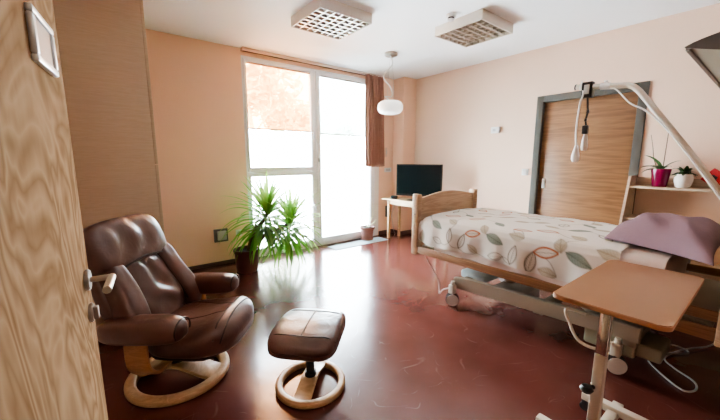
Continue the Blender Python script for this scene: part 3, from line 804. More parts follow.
t = thing('set_top_box', 'small black box on the desk corner left of the television', 'box', (3.765, 3.90, ZD), .3)
obj('box_body', bx(-.03, .03, -.05, .05, .001, .055, bev=.006), M['black'], t)
obj('front_panel', bx(-.0325, -.0305, -.04, .04, .010, .045), M['screen'], t)
tag(obj('television_cable', (lambda b: (tube(b, spline([(4.02, 4.15, .62), (4.02, 4.16, .5), (4.00, 4.20, .36), (4.03, 4.2, .2), (4.06, 4.2, .06), (4.04, 4.15, .012), (3.98, 4.1, .008)], 6), .004, 6), b)[1])(bmesh.new()), M['lgrey_pl']), 'thin grey cable dangling under the desk near the corner', 'cable')

# ================================================================== BED
BX0, BX1, YF, YH = 2.42, 3.45, 2.205, .10
bed = thing('care_bed', 'adjustable wooden care bed with arched footboard on castors', 'bed', ((BX0+BX1)/2, 1.15, 0))
def board(name, yc, hgt, open_slats=False):
    ps = obj(name, (lambda b: (prism(b, [(BX0+.058, .60), (BX1-.058, .60)] + [(BX1-.058 - (BX1-BX0-.116)*k/16, hgt + .055*math.sin(PI*k/16)**1.2) for k in range(17)], 'y', yc-.014, yc+.014, bev=.004), b)[1])(bmesh.new()), M['bed_panel'], bed, True)
    for x in (BX0, BX1-.055):
        obj('post', bx(x, x+.055, yc-.04, yc+.04, .385, 1.0, bev=.008), M['bed_panel'], ps, True)
        bm = bmesh.new(); xx = x-.001 if x == BX0 else x+.056
        cyl(bm, (xx-.002, yc, .80), (xx+.002, yc, .80), .007, n=10); obj('bolt_cover', bm, M['dark'], ps, True)
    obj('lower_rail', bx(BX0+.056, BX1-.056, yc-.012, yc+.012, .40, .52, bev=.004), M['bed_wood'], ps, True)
    return ps
board('footboard', YF, .955); board('headboard', YH-.035, .955)
for x in (BX0+.004, BX1-.03):
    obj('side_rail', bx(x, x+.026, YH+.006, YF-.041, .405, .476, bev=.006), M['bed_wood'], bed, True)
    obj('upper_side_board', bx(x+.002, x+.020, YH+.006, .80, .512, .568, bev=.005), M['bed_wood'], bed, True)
bm = bmesh.new()
box(bm, BX0+.05, BX1-.05, YH+.02, YF-.06, .455, .487, .004)
for k in range(5): box(bm, BX0+.034, BX1-.034, .3+.4*k, .34+.4*k, .43, .454)
obj('mattress_platform', bm, M['dull_cream'], bed, True)
bm = bmesh.new()
ZB = .15
for x in (BX0+.045, BX1-.105):
    prism(bm, [(1.75, .165), (1.75, .262), (1.60, .285), (.40, .335), (.40, .235)], 'x', x, x+.05, .006)
for y in (.45, 1.0, 1.68): box(bm, BX0+.06, BX1-.06, y-.035, y+.035, .19, .25, .006)
obj('base_frame', bm, M['dull_cream'], bed, True)
for y in (.75, 1.45):
    bm = bmesh.new(); cyl(bm, (2.93, y, .20), (2.93, y, .45), .05, n=20); box(bm, 2.75, 3.1, y-.06, y+.06, .420, .454, .005)
    obj('lifting_column', bm, M['dull_cream'], bed, True)
bm = bmesh.new(); box(bm, 2.50, 2.80, .42, .70, .105, .235, .018, 3); box(bm, 2.53, 2.78, .30, .45, .12, .21, .015, 3); cyl(bm, (2.65, .62, .23), (2.82, 1.1, .40), .028, n=16)
mo = obj('motor_box', bm, plain('olive_grey_plastic', (.34, .33, .24), .45), bed, True)
bm = bmesh.new(); box(bm, 2.62, 2.90, 1.52, 1.78, .225, .30, .02, 3); obj('control_box', bm, plain('pale_blue_grey_plastic', (.55, .66, .68), .4), bed, True)
bm = bmesh.new(); box(bm, 2.66, 3.0, 1.2, 1.5, .10, .205, .015); obj('transformer_box', bm, M['lgrey_pl'], bed, True)
def castor(x, y, a=0., big=1.0):
    """braked castor: fork on the bed frame and a pale wheel disc with a dark tyre"""
    ca = obj('castor_fork', (lambda b: (box(b, x-.026, x+.026, y-.024, y+.03, .115, .20, .006), cyl(b, (x, y, .19), (x, y, .235), .017, n=14), b)[2])(bmesh.new()), M['cream'], bed, True)
    R = Matrix.Translation((x, y, .062)) @ Matrix.Rotation(a, 4, 'Z')
    bm = bmesh.new()
    for s in (-1, 1): cyl(bm, (s*.012, 0, 0), (s*.032, 0, 0), .0605, n=32, bev=.008)
    bm.transform(R); wh_ = obj('tyre', bm, M['dark'], ca, True)
    bm = bmesh.new()
    for s in (-1, 1): 
        cyl(bm, (s*.0325, 0, 0), (s*.038, 0, 0), .054, n=32, bev=.004); cyl(bm, (s*.038, 0, 0), (s*.042, 0, 0), .018, n=20, bev=.002)
    bm.transform(R); obj('wheel_disc', bm, M['white_pl'], ca, True)
castor(2.445, 1.735, math.radians(38)); castor(2.455, .50, math.radians(30)); castor(3.38, 1.735, .3); castor(3.38, .50, .2)

# mattress
def matt_fn(p): return Vector((p.x+(BX0+BX1)/2, p.y+1.2325, p.z+.632 + (.012*(1-(p.x/.47)**2) if p.z > 0 else 0)))
tag(obj('mattress', puff((BX1-BX0)/2-.035, .9025, .142, 9, 12, matt_fn), M['mattress'], sharp=180), 'thick mattress lying on the care bed under the leaf-print cover', 'mattress')
# pale sheet: fitted at the head end and hanging below the cover along the near side
xs_near, xs_far, ztop = BX0+.030, BX1-.030, .785
def top_z(x):
    u = (x-(BX0+BX1)/2)/.5; return ztop + .014*(1-u*u)
bm = bmesh.new(); rows = []
ny = 60
sec = [(xs_near-.012, .480), (xs_near-.014, .56), (xs_near-.012, .66), (xs_near-.004, .735), (xs_near+.02, .772), (xs_near+.06, .782), (2.7, .792), (2.93, .795), (3.2, .79), (xs_far-.05, .78), (xs_far-.01, .76), (xs_far+.008, .70), (xs_far+.01, .5)]
for i in range(ny+1):
    y = .335 + (1.96-.335)*i/ny; row = []
    for j, (x, z) in enumerate(sec):
        wv = .004*math.sin(y*21+j) if j < 3 else 0
        row.append(bm.verts.new((x-(.004 if y > .62 and j < 3 else 0)*0+wv, y, z-.004 - (.0 if y < .60 else (.0 if j < 1 else .0)) + (.008*math.sin(y*13) if j == 0 else 0))))
    rows.append(row)
for a, b in zip(rows, rows[1:]):
    for j in range(len(sec)-1): bm.faces.new((a[j], a[j+1], b[j+1], b[j]))
tag(obj('bed_sheet', bm, M['sheet'], sharp=180), 'pale sheet showing at the head end and below the printed cover', 'sheet')

# ---- printed cover
# cloth parameter s: 0 at the near hem, rising over the mattress edge to the far hem
prof = [(xs_near-.030, .525), (xs_near-.030, .60), (xs_near-.029, .68), (xs_near-.022, .735), (xs_near-.006, .772), (xs_near+.022, .792), (xs_near+.06, .7985)]
x = xs_near+.06
while x < xs_far-.06:
    x += .03; prof.append((x, .7985 + .014*(1-((x-2.935)/.45)**2)))
prof += [(xs_far-.02, .795), (xs_far+.010, .776), (xs_far+.024, .735), (xs_far+.028, .66), (xs_far+.028, .52)]
P2 = [Vector(p) for p in prof]; cum = [0]
for a, b in zip(P2, P2[1:]): cum.append(cum[-1]+(b-a).length)
def sec_at(s):
    s = max(0, min(cum[-1], s))
    for k in range(len(cum)-1):
        if s <= cum[k+1]: return P2[k].lerp(P2[k+1], (s-cum[k])/max(1e-9, cum[k+1]-cum[k]))
    return P2[-1].copy()
ST = .007
ns = int(cum[-1]/ST); YC0, YC1 = .54, 2.163; nyc = int((YC1-YC0)/ST)
S_ = np.linspace(0, cum[-1], ns+1); Yc = np.linspace(YC0, YC1, nyc+1)
secs = np.array([sec_at(s)[:] for s in S_])
# print: leaves (y, s, angle, length, width, style) and vines
def ray_px(px_, py_):
    a = (px_-360)/F; b = -(py_-210)/F
    return fv + r2*a + u2*b
def cloth_from_view(px_, py_):
    d = ray_px(px_, py_); best = None
    for k in range(len(P2)-1):          # nearest hit of the sight line with the drape surface
        (xa, za), (xb, zb) = P2[k], P2[k+1]
        nx_, nz2 = (zb-za), -(xb-xa)
        den = d.x*nx_ + d.z*nz2
        if abs(den) < 1e-9: continue
        t_ = ((xa-CAM[0])*nx_ + (za-CAM[2])*nz2)/den
        hx_, hz_ = d.x*t_, CAM[2]+d.z*t_
        L2 = (xb-xa)**2+(zb-za)**2; u_ = ((hx_-xa)*(xb-xa)+(hz_-za)*(zb-za))/L2
        if -.001 <= u_ <= 1.001 and t_ > 0 and (best is None or t_ < best[0]):
            best = (t_, d.y*t_, cum[k]+u_*math.sqrt(L2))
    return best[1:] if best else None
SAGE, BEIGE, OR, DK = np.array((.21, .27, .22)), np.array((.46, .40, .29)), np.array((.42, .12, .035)), np.array((.15, .13, .085))
leaves = []
seen = [  # px, py (photograph), tip direction px, style, length, width
    (436.7, 224.5, (8, 7), 'sage', .15, .070), (453, 221.5, (-7, -4), 'beige', .12, .062), (449.5, 235.5, (1, -12), 'dark', .15, .060),
    (437, 240, (-6, -4), 'light', .12, .06), (461, 241.5, (5, -11), 'dark', .17, .065), (472.5, 233.7, (10, 0), 'orange', .16, .062),
    (494.3, 239.3, (11, 7), 'sage', .18, .085), (484.5, 228.5, (1, -8), 'beige', .12, .075), (471.5, 249.3, (-5, -6), 'beige', .13, .07),
    (494.7, 256.7, (-9, 0), 'light', .15, .075), (512.7, 255, (4, -13), 'dark', .18, .07), (516.7, 236, (-9, -3), 'beige', .14, .08),
    (530, 261.7, (4, -12), 'dark', .19, .08), (545.5, 253, (14, 1), 'orange', .19, .085), (560.5, 244.8, (1, -8), 'beige', .13, .09),
    (578.5, 260.5, (13, 8), 'sage', .20, .085), (546, 272, (-8, -3), 'beige', .15, .08), (610, 255, (-10, -4), 'beige', .17, .09),
    (523, 230.3, (9, 1), 'orange', .15, .06), (500, 224, (8, 4), 'sage', .15, .07), (470, 215.5, (7, 3), 'sage', .14, .065),
    (487, 217, (-8, 1), 'beige', .13, .06), (505, 214.5, (9, 0), 'orange', .13, .05), (534, 219, (9, 2), 'dark', .16, .06), (552, 227, (-8, -2), 'beige', .15, .07),
    (567, 221, (10, 2), 'orange', .16, .06), (590, 226, (11, 4), 'sage', .18, .08), (579, 238, (-9, -3), 'beige', .15, .08), (522, 222, (-8, 0), 'beige', .14, .06), (606, 238, (9, 4), 'dark', .16, .07), (456, 212, (-6, 2), 'dark', .12, .05)]
for (a, b, tip, st, L, w) in seen:
    c0 = cloth_from_view(a, b); c1 = cloth_from_view(a+tip[0]*.6, b+tip[1]*.6)
    if not c0 or not c1: continue
    an = math.atan2(c1[1]-c0[1], c1[0]-c0[0])
    leaves.append((c0[0], c0[1], an, L*.9, w*.88, st))
lr = random.Random(5)
tries = 0
while tries < 900:
    tries += 1
    y = lr.uniform(YC0, YC1); s = lr.uniform(.05, cum[-1])
    if all((y-l[0])**2+(s-l[1])**2 > .155**2 for l in leaves):
        leaves.append((y, s, lr.uniform(0, 2*PI), lr.uniform(.13, .17), lr.uniform(.06, .08), lr.choice(['sage', 'beige', 'orange', 'dark', 'beige', 'light'])))
YY, SS = np.meshgrid(Yc, S_, indexing='ij')
col = np.ones(YY.shape+(3,))*np.array((.745, .715, .66))
def blend(mask, c, a=1.):
    m_ = np.clip(mask, 0, 1)[..., None]*a
    col[:] = col*(1-m_) + c*m_
def sm(x, e=.004): return np.clip(.5 - x/(2*e), 0, 1)
vines = []
for i, l in enumerate(leaves):            # join each leaf's foot to a neighbour
    base = (l[0]-math.cos(l[2])*l[3]/2, l[1]-math.sin(l[2])*l[3]/2)
    ds = sorted((math.hypot(base[0]-k[0], base[1]-k[1]), j) for j, k in enumerate(leaves) if j != i)
    k = leaves[ds[0][1]]
    vines.append((base, (k[0]-math.cos(k[2])*k[3]/2, k[1]-math.sin(k[2])*k[3]/2)))
for (a, b) in vines:
    dy, ds_ = b[0]-a[0], b[1]-a[1]; L = math.hypot(dy, ds_)
    if L < .03 or L > .34: continue
    u = ((YY-a[0])*dy + (SS-a[1])*ds_)/L**2; v = ((YY-a[0])*-ds_ + (SS-a[1])*dy)/L
    v = v - .16*L*np.sin(PI*np.clip(u, 0, 1))
    blend(sm(np.abs(v)-.0028)*((u > 0) & (u < 1)), DK, .75)
for (y, s, an, L, w, st) in leaves:
    r = L*.62
    iy0, iy1 = np.searchsorted(Yc, [y-r, y+r]); is0, is1 = np.searchsorted(S_, [s-r, s+r])
    sl = (slice(iy0, iy1), slice(is0, is1))
    if iy1 <= iy0 or is1 <= is0: continue
    du, dv = YY[sl]-y, SS[sl]-s
    u = (du*math.cos(an)+dv*math.sin(an))/(L/2); v = -du*math.sin(an)+dv*math.cos(an)
    hw = w/2*np.clip(1-np.abs(u)**2.0, 0, 1)*(1-.18*u)
    e = np.abs(v)-hw; ins = (np.abs(u) < 1)
    fill = sm(e)*ins; rim = sm(np.abs(e)-.0042)*(np.abs(u) < 1.02)
    vein = sm(np.abs(v)-.002)*ins; fr_ = np.abs(np.mod((u*L/2 - np.abs(v)*.9)/.020, 1)-.5)*.020
    ribs = sm(fr_-.0022)*fill
    sub = col[sl]
    def bl(mask, c, a=1.):
        m_ = np.clip(mask, 0, 1)[..., None]*a
        sub[:] = sub*(1-m_)+c*m_
    if st == 'sage': bl(fill, SAGE, .85); bl(ribs, SAGE*.55, .5); bl(vein, SAGE*.45, .8); bl(rim, SAGE*.6, .6)
    elif st == 'beige': bl(fill, BEIGE, .80); bl(ribs, BEIGE*.7, .5); bl(vein, BEIGE*.5, .8); bl(rim, BEIGE*.6, .4)
    elif st == 'orange': bl(fill, np.array((.72, .64, .55)), .7); bl(ribs, DK, .22); bl(vein, DK, .8); bl(sm(np.abs(e)-.007)*(np.abs(u) < 1.02), OR, .95)
    elif st == 'dark': bl(ribs, DK, .4); bl(vein, DK, .8); bl(rim, DK, .95)
    else: bl(ribs, BEIGE, .4); bl(vein, BEIGE*.6, .7); bl(rim, BEIGE*.55, .85)
# geometry
me = bpy.data.meshes.new('bed_cover')
rr_ = np.random.RandomState(3)
hemcut = np.clip((Yc-2.02)/.13, 0, 1)**2
V = np.zeros(YY.shape+(3,))
V[..., 0] = secs[None, :, 0]; V[..., 1] = YY; V[..., 2] = secs[None, :, 1]
side = np.clip((.76-V[..., 2])/.2, 0, 1)*(V[..., 0] < 2.6)
V[..., 0] -= side*(.010*np.sin(YY*11+.7)+.006*np.sin(YY*29)) 
low = np.clip((.62-V[..., 2])/.10, 0, 1)*(V[..., 0] < 2.6)
V[..., 2] += low*(.012*np.sin(YY*5.3)+.035*hemcut[:, None]) 
topm = (V[..., 2] > .79)
V[..., 2] += topm*(.0035*np.sin(YY*9+V[..., 0]*7)+.003*np.sin(YY*23-V[..., 0]*13))
V[..., 2] -= (np.clip((YY-2.06)/.09, 0, 1)**2)*np.clip((V[..., 2]-.6)/.2, 0, 1)*.055     # tucked down at the footboard
V[..., 0] += np.clip((YY-2.06)/.09, 0, 1)**2*(V[..., 0] < 2.6)*.008
a0, a1 = V.shape[:2]
idx = np.arange(a0*a1).reshape(a0, a1)
quads = np.stack([idx[:-1, :-1], idx[1:, :-1], idx[1:, 1:], idx[:-1, 1:]], -1).reshape(-1, 4)
me.from_pydata(V.reshape(-1, 3).tolist(), [], quads.tolist())
ca_ = me.color_attributes.new('print', 'FLOAT_COLOR', 'POINT')
ca_.data.foreach_set('color', np.concatenate([col.reshape(-1, 3), np.ones((a0*a1, 1))], 1).astype(np.float32).ravel())
me.materials.append(M['cover'])
cov = bpy.data.objects.new('bed_cover', me); C.objects.link(cov); finish(cov, 180)
tag(cov, 'white bed cover printed with sage, beige and orange outlined leaves', 'bedspread')

# ---- pillow
def pillow(cor, th, n=34):
    bm = bmesh.new(); top, bot = [], []
    A, B, D, E_ = [Vector(c) for c in cor]           # front-near, head-near, head-far, front-far
    for side_ in (1, -1):
        g = []
        for i in range(n+1):
            row = []
            for j in range(n+1):
                u, v = i/n, j/n
                uu, vv = 2*u-1, 2*v-1
                pin = 1-.10*(1-abs(uu)**2)*abs(vv)**2 ; pin2 = 1-.10*(1-abs(vv)**2)*abs(uu)**2
                u2_, v2_ = .5+uu*pin2/2, .5+vv*pin/2
                p = A.lerp(B, u2_).lerp(E_.lerp(D, u2_), v2_)
                f_ = ((1-uu**4)*(1-vv**4))**.55
                z = f_*th*(1 if side_ > 0 else .0) + side_*.004
                if side_ > 0: z += f_*(.012*noise3((p.x, p.y, 0), 6) + .006*math.sin(9*uu+5*vv))
                row.append(bm.verts.new(p+Vector((0, 0, z))))
            g.append(row)
        for i in range(n):
            for j in range(n): bm.faces.new((g[i][j], g[i+1][j], g[i+1][j+1], g[i][j+1]))
        (top if side_ > 0 else bot).extend(g)
    rim_t = [top[i][0] for i in range(n+1)] + [top[n][j] for j in range(1, n+1)] + [top[i][n] for i in range(n-1, -1, -1)] + [top[0][j] for j in range(n-1, 0, -1)]
    rim_b = [bot[i][0] for i in range(n+1)] + [bot[n][j] for j in range(1, n+1)] + [bot[i][n] for i in range(n-1, -1, -1)] + [bot[0][j] for j in range(n-1, 0, -1)]
    m_ = len(rim_t)
    for k in range(m_): bm.faces.new((rim_t[k], rim_t[(k+1) % m_], rim_b[(k+1) % m_], rim_b[k]))
    return bm
tag(obj('pillow', pillow(((2.63, .68, .822), (2.40, .15, .815), (3.20, .145, .845), (3.36, .66, .822)), .145), M['lavender'], sharp=180), 'plump lavender pillow at the head of the bed', 'pillow')

# ---- bed cables
def cable(name, pts, r, mat, label, n=8):
    bm = bmesh.new(); tube(bm, spline(pts, n), r, 7); return tag(obj(name, bm, mat), label, 'cable')
cable('bed_cable', [(2.46, 2.09, .395), (2.47, 2.05, .33), (2.475, 1.99, .26), (2.48, 1.93, .17), (2.46, 1.90, .09), (2.45, 1.89, .06), (2.45, 1.85, .11), (2.46, 1.80, .14), (2.49, 1.74, .175)], .007, plain('greige_cable', (.50, .40, .35), .5), 'pale cable looping down behind the front castor at the bed foot')
cable('power_cable', [(2.62, .60, .24), (2.36, .76, .36), (2.35, .74, .27), (2.35, .68, .175), (2.36, .58, .16), (2.44, .53, .20)], .010, M['cream'], 'thick cream cable hanging in a loop beside the rear castor')
cable('extension_cable', [(2.70, .52, .16), (2.86, .46, .09), (3.15, .32, .012), (3.1, .24, .01), (2.95, .36, .008), (2.80, .40, .008), (2.67, .32, .008), (2.56, .20, .008), (2.62, .15, .008), (2.72, .17, .008), (2.80, .27, .008), (2.9, .33, .008), (3.1, .27, .02), (3.35, .16, .01), (3.7, .10, .01)], .0055, M['lgrey_pl'], 'thin pale cable looping on the dark floor under the bed head')

# ================================================================== LIFTING POLE, STRAP, CALL SWITCH
PX = 2.90
pole_pts = [(PX, 1.035, 1.888), (PX, .90, 1.872), (PX, .76, 1.856), (PX, .71, 1.848), (PX, .665, 1.815), (PX, .60, 1.727), (PX, .417, 1.466), (PX, .30, 1.29), (PX, .21, 1.15), (PX, .13, 1.02), (PX, .085, .94), (PX, .052, .80), (PX, .045, .62), (PX, .045, .50)]
t = thing('lifting_pole', 'cream bent lifting pole rising over the bed from the headboard', 'lifting pole', (PX, .045, .5))
bm = bmesh.new(); tube(bm, spline(pole_pts, 5), .019, 14); obj('pole_tube', bm, M['cream'], t, True)
bm = bmesh.new(); cyl(bm, (PX, 1.033, 1.888), (PX, 1.045, 1.8895), .0205, n=16, bev=.002); obj('end_cap', bm, M['dark'], t, True)
bm = bmesh.new(); cyl(bm, (PX, .88, 1.87), (PX, .82, 1.863), .024, n=16, bev=.003); box(bm, PX-.008, PX+.008, .84, .86, 1.88, 1.905, .003); obj('stop_ring', bm, M['white_pl'], t, True)
bm = bmesh.new(); cyl(bm, (PX, 1.01, 1.886), (PX, .995, 1.884), .023, n=16); box(bm, PX-.006, PX+.006, .997, 1.007, 1.90, 1.925, .002); obj('stop_ring', bm, M['white_pl'], t, True)
cable('pole_cable', [(PX-.02, .815, 1.842), (PX-.024, .775, 1.828), (PX-.026, .69, 1.727), (PX-.027, .602, 1.668), (PX-.027, .518, 1.580), (PX-.027, .415, 1.444), (PX-.027, .30, 1.275), (PX-.027, .20, 1.118), (PX-.022, .12, .99)], .005, M['white_pl'], 'white cable running along the underside of the lifting pole')
t = thing('grab_strap', 'black strap looped over the end of the lifting pole', 'strap', (PX, .955, 1.6))
bm = bmesh.new()
zz = 1.879
for (xa, xb) in ((-.028, -.022), (.022, .028)): box(bm, PX+xa, PX+xb, .925, .99, zz-.075, zz+.032, .001)
box(bm, PX-.028, PX+.028, .925, .935, zz-.075, zz+.03, .001); box(bm, PX-.028, PX+.028, .98, .99, zz-.075, zz+.03, .001)
box(bm, PX-.028, PX+.028, .925, .99, zz+.026, zz+.032, .001); box(bm, PX-.028, PX+.028, .925, .99, zz-.078, zz-.072, .001)
obj('strap_loop', bm, M['black'], t, True)
obj('strap_slider', bx(PX-.0305, PX-.0285, .940, .975, zz-.055, zz+.012, bev=.001), M['lgrey_pl'], t, True)
bm = bmesh.new(); sweep(bm, spline([(PX, .955, zz-.078), (PX+.004, .950, 1.74), (PX-.003, .943, 1.70), (PX+.003, .952, 1.64), (PX, .945, 1.59), (PX, .948, 1.545)], 5), rsec(.014, .005, .002), axis=Vector((1, 0, 0)))
for (y, z) in ((.943, 1.70), (.952, 1.64)): box(bm, PX-.010, PX+.010, y-.008, y+.008, z-.012, z+.012, .003)
obj('strap_webbing', bm, M['black'], t, True)
bm = bmesh.new(); box(bm, PX-.018, PX+.018, .929, .967, 1.535, 1.60, .005); obj('buckle', bm, M['black'], t, True)
bm = bmesh.new(); lathe(bm, [(0, 1.535), (.012, 1.535), (.020, 1.49), (.024, 1.44), (.018, 1.415), (0, 1.41)], 16, (PX, .943, 0)); obj('strap_handle', bm, plain('milky_plastic', (.62, .56, .50), .35), t, True)
t = thing('call_switch', 'white pear-shaped call switch on a cable beside the black strap', 'call switch', (PX, .975, 1.42))
bm = bmesh.new()
tube(bm, spline([(PX-.02, .985, 1.86), (PX-.034, .975, 1.82), (PX-.036, .988, 1.76), (PX-.035, .995, 1.66), (PX-.035, .997, 1.55), (PX-.034, .985, 1.44)], 5), .006, 7)
obj('cord', bm, M['white_pl'], t, True)
bm = bmesh.new(); lathe(bm, [(0, 1.325), (.016, 1.326), (.027, 1.345), (.028, 1.375), (.019, 1.415), (.010, 1.45), (0, 1.452)], 18, (PX-.034, .985, 0)); obj('switch_body', bm, M['white_pl'], t, True)

# ================================================================== OVERBED TABLE
t = thing('overbed_table', 'overbed table with beech-colour top on a white stand beside the bed', 'table', (1.6, .378, 0))
def rrect(x0, x1, y0, y1, r, n=6):
    out = []
    for cx, cy, a0 in ((x1-r, y1-r, 0), (x0+r, y1-r, PI/2), (x0+r, y0+r, PI), (x1-r, y0+r, 1.5*PI)):
        for k in range(n+1): out.append((cx+r*math.cos(a0+PI/2*k/n), cy+r*math.sin(a0+PI/2*k/n)))
    return out
tx0, tx1, ty0, ty1 = 1.543, 2.375, .172, .570
bm = bmesh.new(); prism(bm, rrect(tx0, tx1, ty0, ty1, .035), 'z', .728, .750, .003); obj('table_top', bm, M['table_wood'], t, True)
bm = bmesh.new()
sweep(bm, [(x, y, .739) for x, y in rrect(tx0-.001, tx1+.001, ty0-.001, ty1+.001, .036)], rsec(.004, .018, .0015), closed=True)
obj('edge_band', bm, plain('edge_band', (.50, .26, .14), .4), t, True)
bm = bmesh.new(); box(bm, 1.586, 1.612, .355, .395, .38, .715, .004); obj('inner_column', bm, M['chrome'], t, True)
bm = bmesh.new(); box(bm, 1.614, 1.626, .355, .395, .06, .715, .003); box(bm, 1.584, 1.6135, .354, .396, .05, .53, .005); obj('outer_column', bm, M['cream'], t, True)
bm = bmesh.new(); box(bm, 1.575, 2.15, .345, .405, .7155, .7275, .003); obj('top_bracket', bm, M['cream'], t, True)
bm = bmesh.new(); cyl(bm, (1.58, .385, .375), (1.545, .395, .375), .010, n=12); lathe(bm, [(0, -.016), (.018, -.014), (.026, 0), (.018, .014), (0, .016)], 16, (1.545, .398, .375)); obj('clamp_knob', bm, M['black'], t, True)
bm = bmesh.new(); box(bm, 1.57, 2.02, .352, .398, .045, .085, .005); box(bm, 1.92, 1.965, .10, .515, .065, .105, .006); box(bm, 1.575, 1.62, .10, .60, .045, .085, .006); obj('base_frame', bm, M['cream'], t, True)
for (x, y) in ((1.942, .50), (1.942, .12), (1.597, .58), (1.597, .12)):
    bm = bmesh.new(); cyl(bm, (x-.012, y, .0225), (x+.012, y, .0225), .022, n=18, bev=.003); box(bm, x-.016, x+.016, y-.012, y+.012, .028, .064 if x > 1.7 else .045, .002); obj('castor', bm, M['dark'], t, True)

# ================================================================== SHELF UNIT AND WHAT STANDS ON IT
t = thing('shelf_unit', 'light wooden leaning shelf unit against the right wall at the bed head', 'shelf', (4.2, .45, 0))
sy0, sy1 = .02, .935
def sx_front(z): return 4.155 - (1.175-z)*.285
for y in (sy1-.022, sy0):
    bm = bmesh.new(); prism(bm, [(XR-.004, 0), (XR-.004, 1.18), (sx_front(1.18), 1.18), (sx_front(0), 0)], 'y', y, y+.022, .002); obj('side_panel', bm, M['shelf_wood'], t, True)
for z in (1.083, .775, .40, .08):
    obj('shelf', bx(sx_front(z)+.012, XR-.02, sy0+.0225, sy1-.0225, z-.02, z, bev=.002), M['shelf_wood'], t, True)
obj('back_rim', bx(XR-.019, XR-.004, sy0+.0225, sy1-.0225, 1.0835, 1.165, bev=.002), M['shelf_wood'], t, True)
ZS = 1.084
ox, oy = 4.25, .712
t = thing('potted_orchid', 'orchid without flowers in a magenta pot on the top shelf', 'plant', (ox, oy, ZS))
bm = bmesh.new(); lathe(bm, [(0, ZS+.002), (.052, ZS), (.056, ZS+.01), (.076, ZS+.165), (.076, ZS+.172), (.068, ZS+.172), (.064, ZS+.14), (0, ZS+.14)], 32, (ox, oy, 0)); obj('pot', bm, M['pot_magenta'], t, True)
bm = bmesh.new(); lathe(bm, [(0, ZS+.152), (.066, ZS+.145)], 20, (ox, oy, 0)); obj('bark_soil', bm, M['soil'], t, True)
bm = bmesh.new()
tube(bm, spline([(ox, oy+.02, ZS+.14), (ox, oy+.065, ZS+.27), (ox, oy+.085, ZS+.38), (ox, oy+.11, ZS+.50)], 6), .0035, 6, .002)
tube(bm, [(ox, oy-.01, ZS+.14), (ox, oy-.012, ZS+.33), (ox, oy-.015, ZS+.535)], .0035, 6)
obj('flower_stem', bm, M['stem'], t, True)
bm = bmesh.new(); tone = bm.verts.layers.float.new('tone')
for az, el, L, wd_, dr_ in ((PI/2+.3, 62, .21, .055, 1.3), (PI/2-.15, 28, .18, .040, 1.2), (-PI/2+.2, 50, .17, .022, 1.0), (-PI/2-.9, 30, .15, .018, .8), (PI-.4, 40, .13, .035, 1.4), (PI/2+.5, 10, .16, .028, 1.1)):
    leaf_blade(bm, tone, (ox, oy, ZS+.16), az, math.radians(el), L, wd_, dr_, .3)
obj('leaf', bm, M['leaf_dark'], t, True, sharp=180)
ox, oy = 4.24, .545
t = thing('potted_houseplant', 'bushy green plant in a round white pot on the top shelf', 'plant', (ox, oy, ZS))
bm = bmesh.new(); lathe(bm, [(0, ZS+.002), (.042, ZS), (.055, ZS+.02), (.067, ZS+.065), (.066, ZS+.10), (.056, ZS+.128), (.050, ZS+.128), (.048, ZS+.11), (0, ZS+.11)], 32, (ox, oy, 0)); obj('pot', bm, M['pot_white'], t, True)
bm = bmesh.new(); lathe(bm, [(0, ZS+.118), (.05, ZS+.113)], 20, (ox, oy, 0)); obj('soil', bm, M['soil'], t, True)
bm = bmesh.new(); tone = bm.verts.layers.float.new('tone')
for k in range(26):
    leaf_blade(bm, tone, (ox+rng.uniform(-.02, .02), oy+rng.uniform(-.02, .02), ZS+.12), k*2.4, math.radians(rng.uniform(8, 75)), rng.uniform(.075, .115), rng.uniform(.017, .026), rng.uniform(1., 2.4), .3)
obj('leaf_cluster', bm, M['leaf_dark'], t, True, sharp=180)
# red card with a dark flower, leaning on one corner
t = thing('red_ornament', 'red square ornament with a dark flower at the right end of the shelf', 'ornament', (4.27, .36, ZS))
Rm = Matrix.Rotation(math.radians(38), 3, 'X')
bm = bmesh.new(); obox(bm, (4.27, .352, ZS+.098), (.05, .128, .128), Rm, .006); obj('red_block', bm, M['red'], t, True)
bm = bmesh.new()
for k in range(5):
    a = 2*PI*k/5+.3; cyl(bm, (4.2448, .362+.017*math.cos(a), ZS+.098+.017*math.sin(a)), (4.2432, .362+.017*math.cos(a), ZS+.098+.017*math.sin(a)), .0135, n=12)
obj('flower', bm, M['black'], t, True)

# ================================================================== WALL LAMP OVER THE BED HEAD
LX0, LX1 = 2.58, 4.28
t = thing('wall_lamp', 'long wedge-shaped wall lamp over the bed head at the right edge', 'wall lamp', ((LX0+LX1)/2, .0, 1.95))
top_ = [(.41-.41*k/12, 1.957+.075*math.sin(PI/2*(k/12))**.75) for k in range(13)]
bot_ = [(.0, 1.835), (.14, 1.873), (.28, 1.914), (.405, 1.951)]
for xa, xb in ((LX0, LX0+.012), (LX1-.012, LX1)):
    bm = bmesh.new(); prism(bm, top_+[(-.015, 2.055), (-.015, 1.835)][0:2]+bot_, 'x', xa, xb, 0); obj('end_cap', bm, plain('lamp_end_cap', (.10, .085, .075), .5), t, True)
bm = bmesh.new()
outer = top_; inner = [(y-.006, z-.008) for y, z in top_][::-1]
prism(bm, outer+inner, 'x', LX0+.012, LX1-.012); obj('reflector_shell', bm, plain('lamp_shell', (.16, .14, .12), .5), t, True)
bm = bmesh.new(); prism(bm, bot_[::1]+[(y, z+.006) for y, z in bot_][::-1], 'x', LX0+.012, LX1-.012); obj('diffuser', bm, plain('lamp_diffuser', (.24, .21, .155), .6), t, True)
bm = bmesh.new(); box(bm, LX0+.012, LX1-.012, .385, .405, 1.938, 1.95, .002); obj('front_rim', bm, plain('lamp_rim', (.22, .19, .16), .5), t, True)

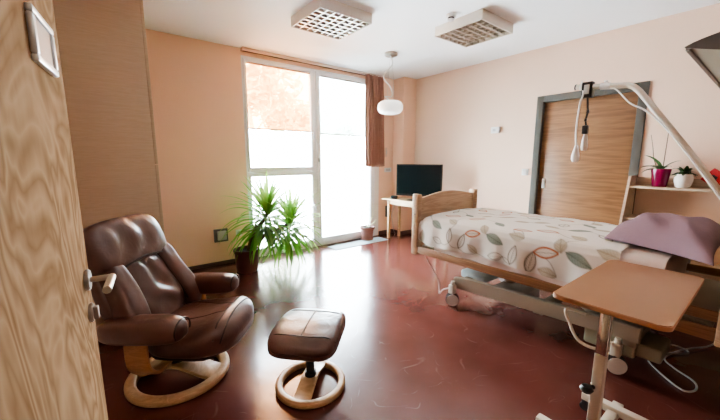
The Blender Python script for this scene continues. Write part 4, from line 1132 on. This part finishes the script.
# ================================================================== TREES OUTSIDE
def tree(name, label, x, y, h, r, m, group=None, n=900, seed=1, squash=.9, leafs=.22, zmin=2.7):
    rg = random.Random(seed)
    t = thing(name, label, 'tree', (x, y, -.03), 0, group)
    bm = bmesh.new(); tube(bm, spline([(x, y, -.03), (x+.1, y, h*.3), (x, y+.1, h*.55), (x+.1, y, h*.85)], 5), .12*h/5, 8, .03)
    for k in range(5):
        a = k*1.3; z = h*(.35+.08*k); tube(bm, [(x+.05, y, z), (x+math.cos(a)*r*.35, y+math.sin(a)*r*.35, z+h*.14), (x+math.cos(a)*r*.7, y+math.sin(a)*r*.6, z+h*.22)], .04*h/5, 6, .012)
    obj('trunk', bm, M['bark'], t, True)
    bm = bmesh.new(); cl_ = [(rg.uniform(-.6, .6)*r, rg.uniform(-.6, .6)*r, h*.62+rg.uniform(-.30, .26)*h*squash, rg.uniform(.3, .55)*r) for _ in range(14)]
    for k in range(n):
        cx, cy, cz, cr_ = rg.choice(cl_); cz = max(cz, zmin+cr_*.7)
        d = Vector((rg.gauss(0, 1), rg.gauss(0, 1), rg.gauss(0, 1))).normalized()*cr_*rg.uniform(.6, 1)
        p = Vector((x+cx, y+cy, max(.1, cz)))+d; p.z = max(zmin, p.z)
        u_ = Vector((rg.gauss(0, 1), rg.gauss(0, 1), rg.gauss(0, 1))).normalized(); w_ = u_.orthogonal().normalized(); s = leafs*rg.uniform(.5, 1.1)
        bm.faces.new([bm.verts.new(p+u_*s), bm.verts.new(p+w_*s*.5), bm.verts.new(p-u_*s), bm.verts.new(p-w_*s*.5)])
    obj('crown', bm, m, t, True, sharp=180)
tree('garden_tree', 'leafy tree close outside, seen through the orange blind', 4.35, 12.0, 6.0, 1.75, M['tree'], n=1500, seed=4)
tree('garden_shrub', 'low leafy shrub right of the tree outside the orange blind', 7.1, 14.0, 4.4, 1.5, M['tree'], n=1100, seed=8)
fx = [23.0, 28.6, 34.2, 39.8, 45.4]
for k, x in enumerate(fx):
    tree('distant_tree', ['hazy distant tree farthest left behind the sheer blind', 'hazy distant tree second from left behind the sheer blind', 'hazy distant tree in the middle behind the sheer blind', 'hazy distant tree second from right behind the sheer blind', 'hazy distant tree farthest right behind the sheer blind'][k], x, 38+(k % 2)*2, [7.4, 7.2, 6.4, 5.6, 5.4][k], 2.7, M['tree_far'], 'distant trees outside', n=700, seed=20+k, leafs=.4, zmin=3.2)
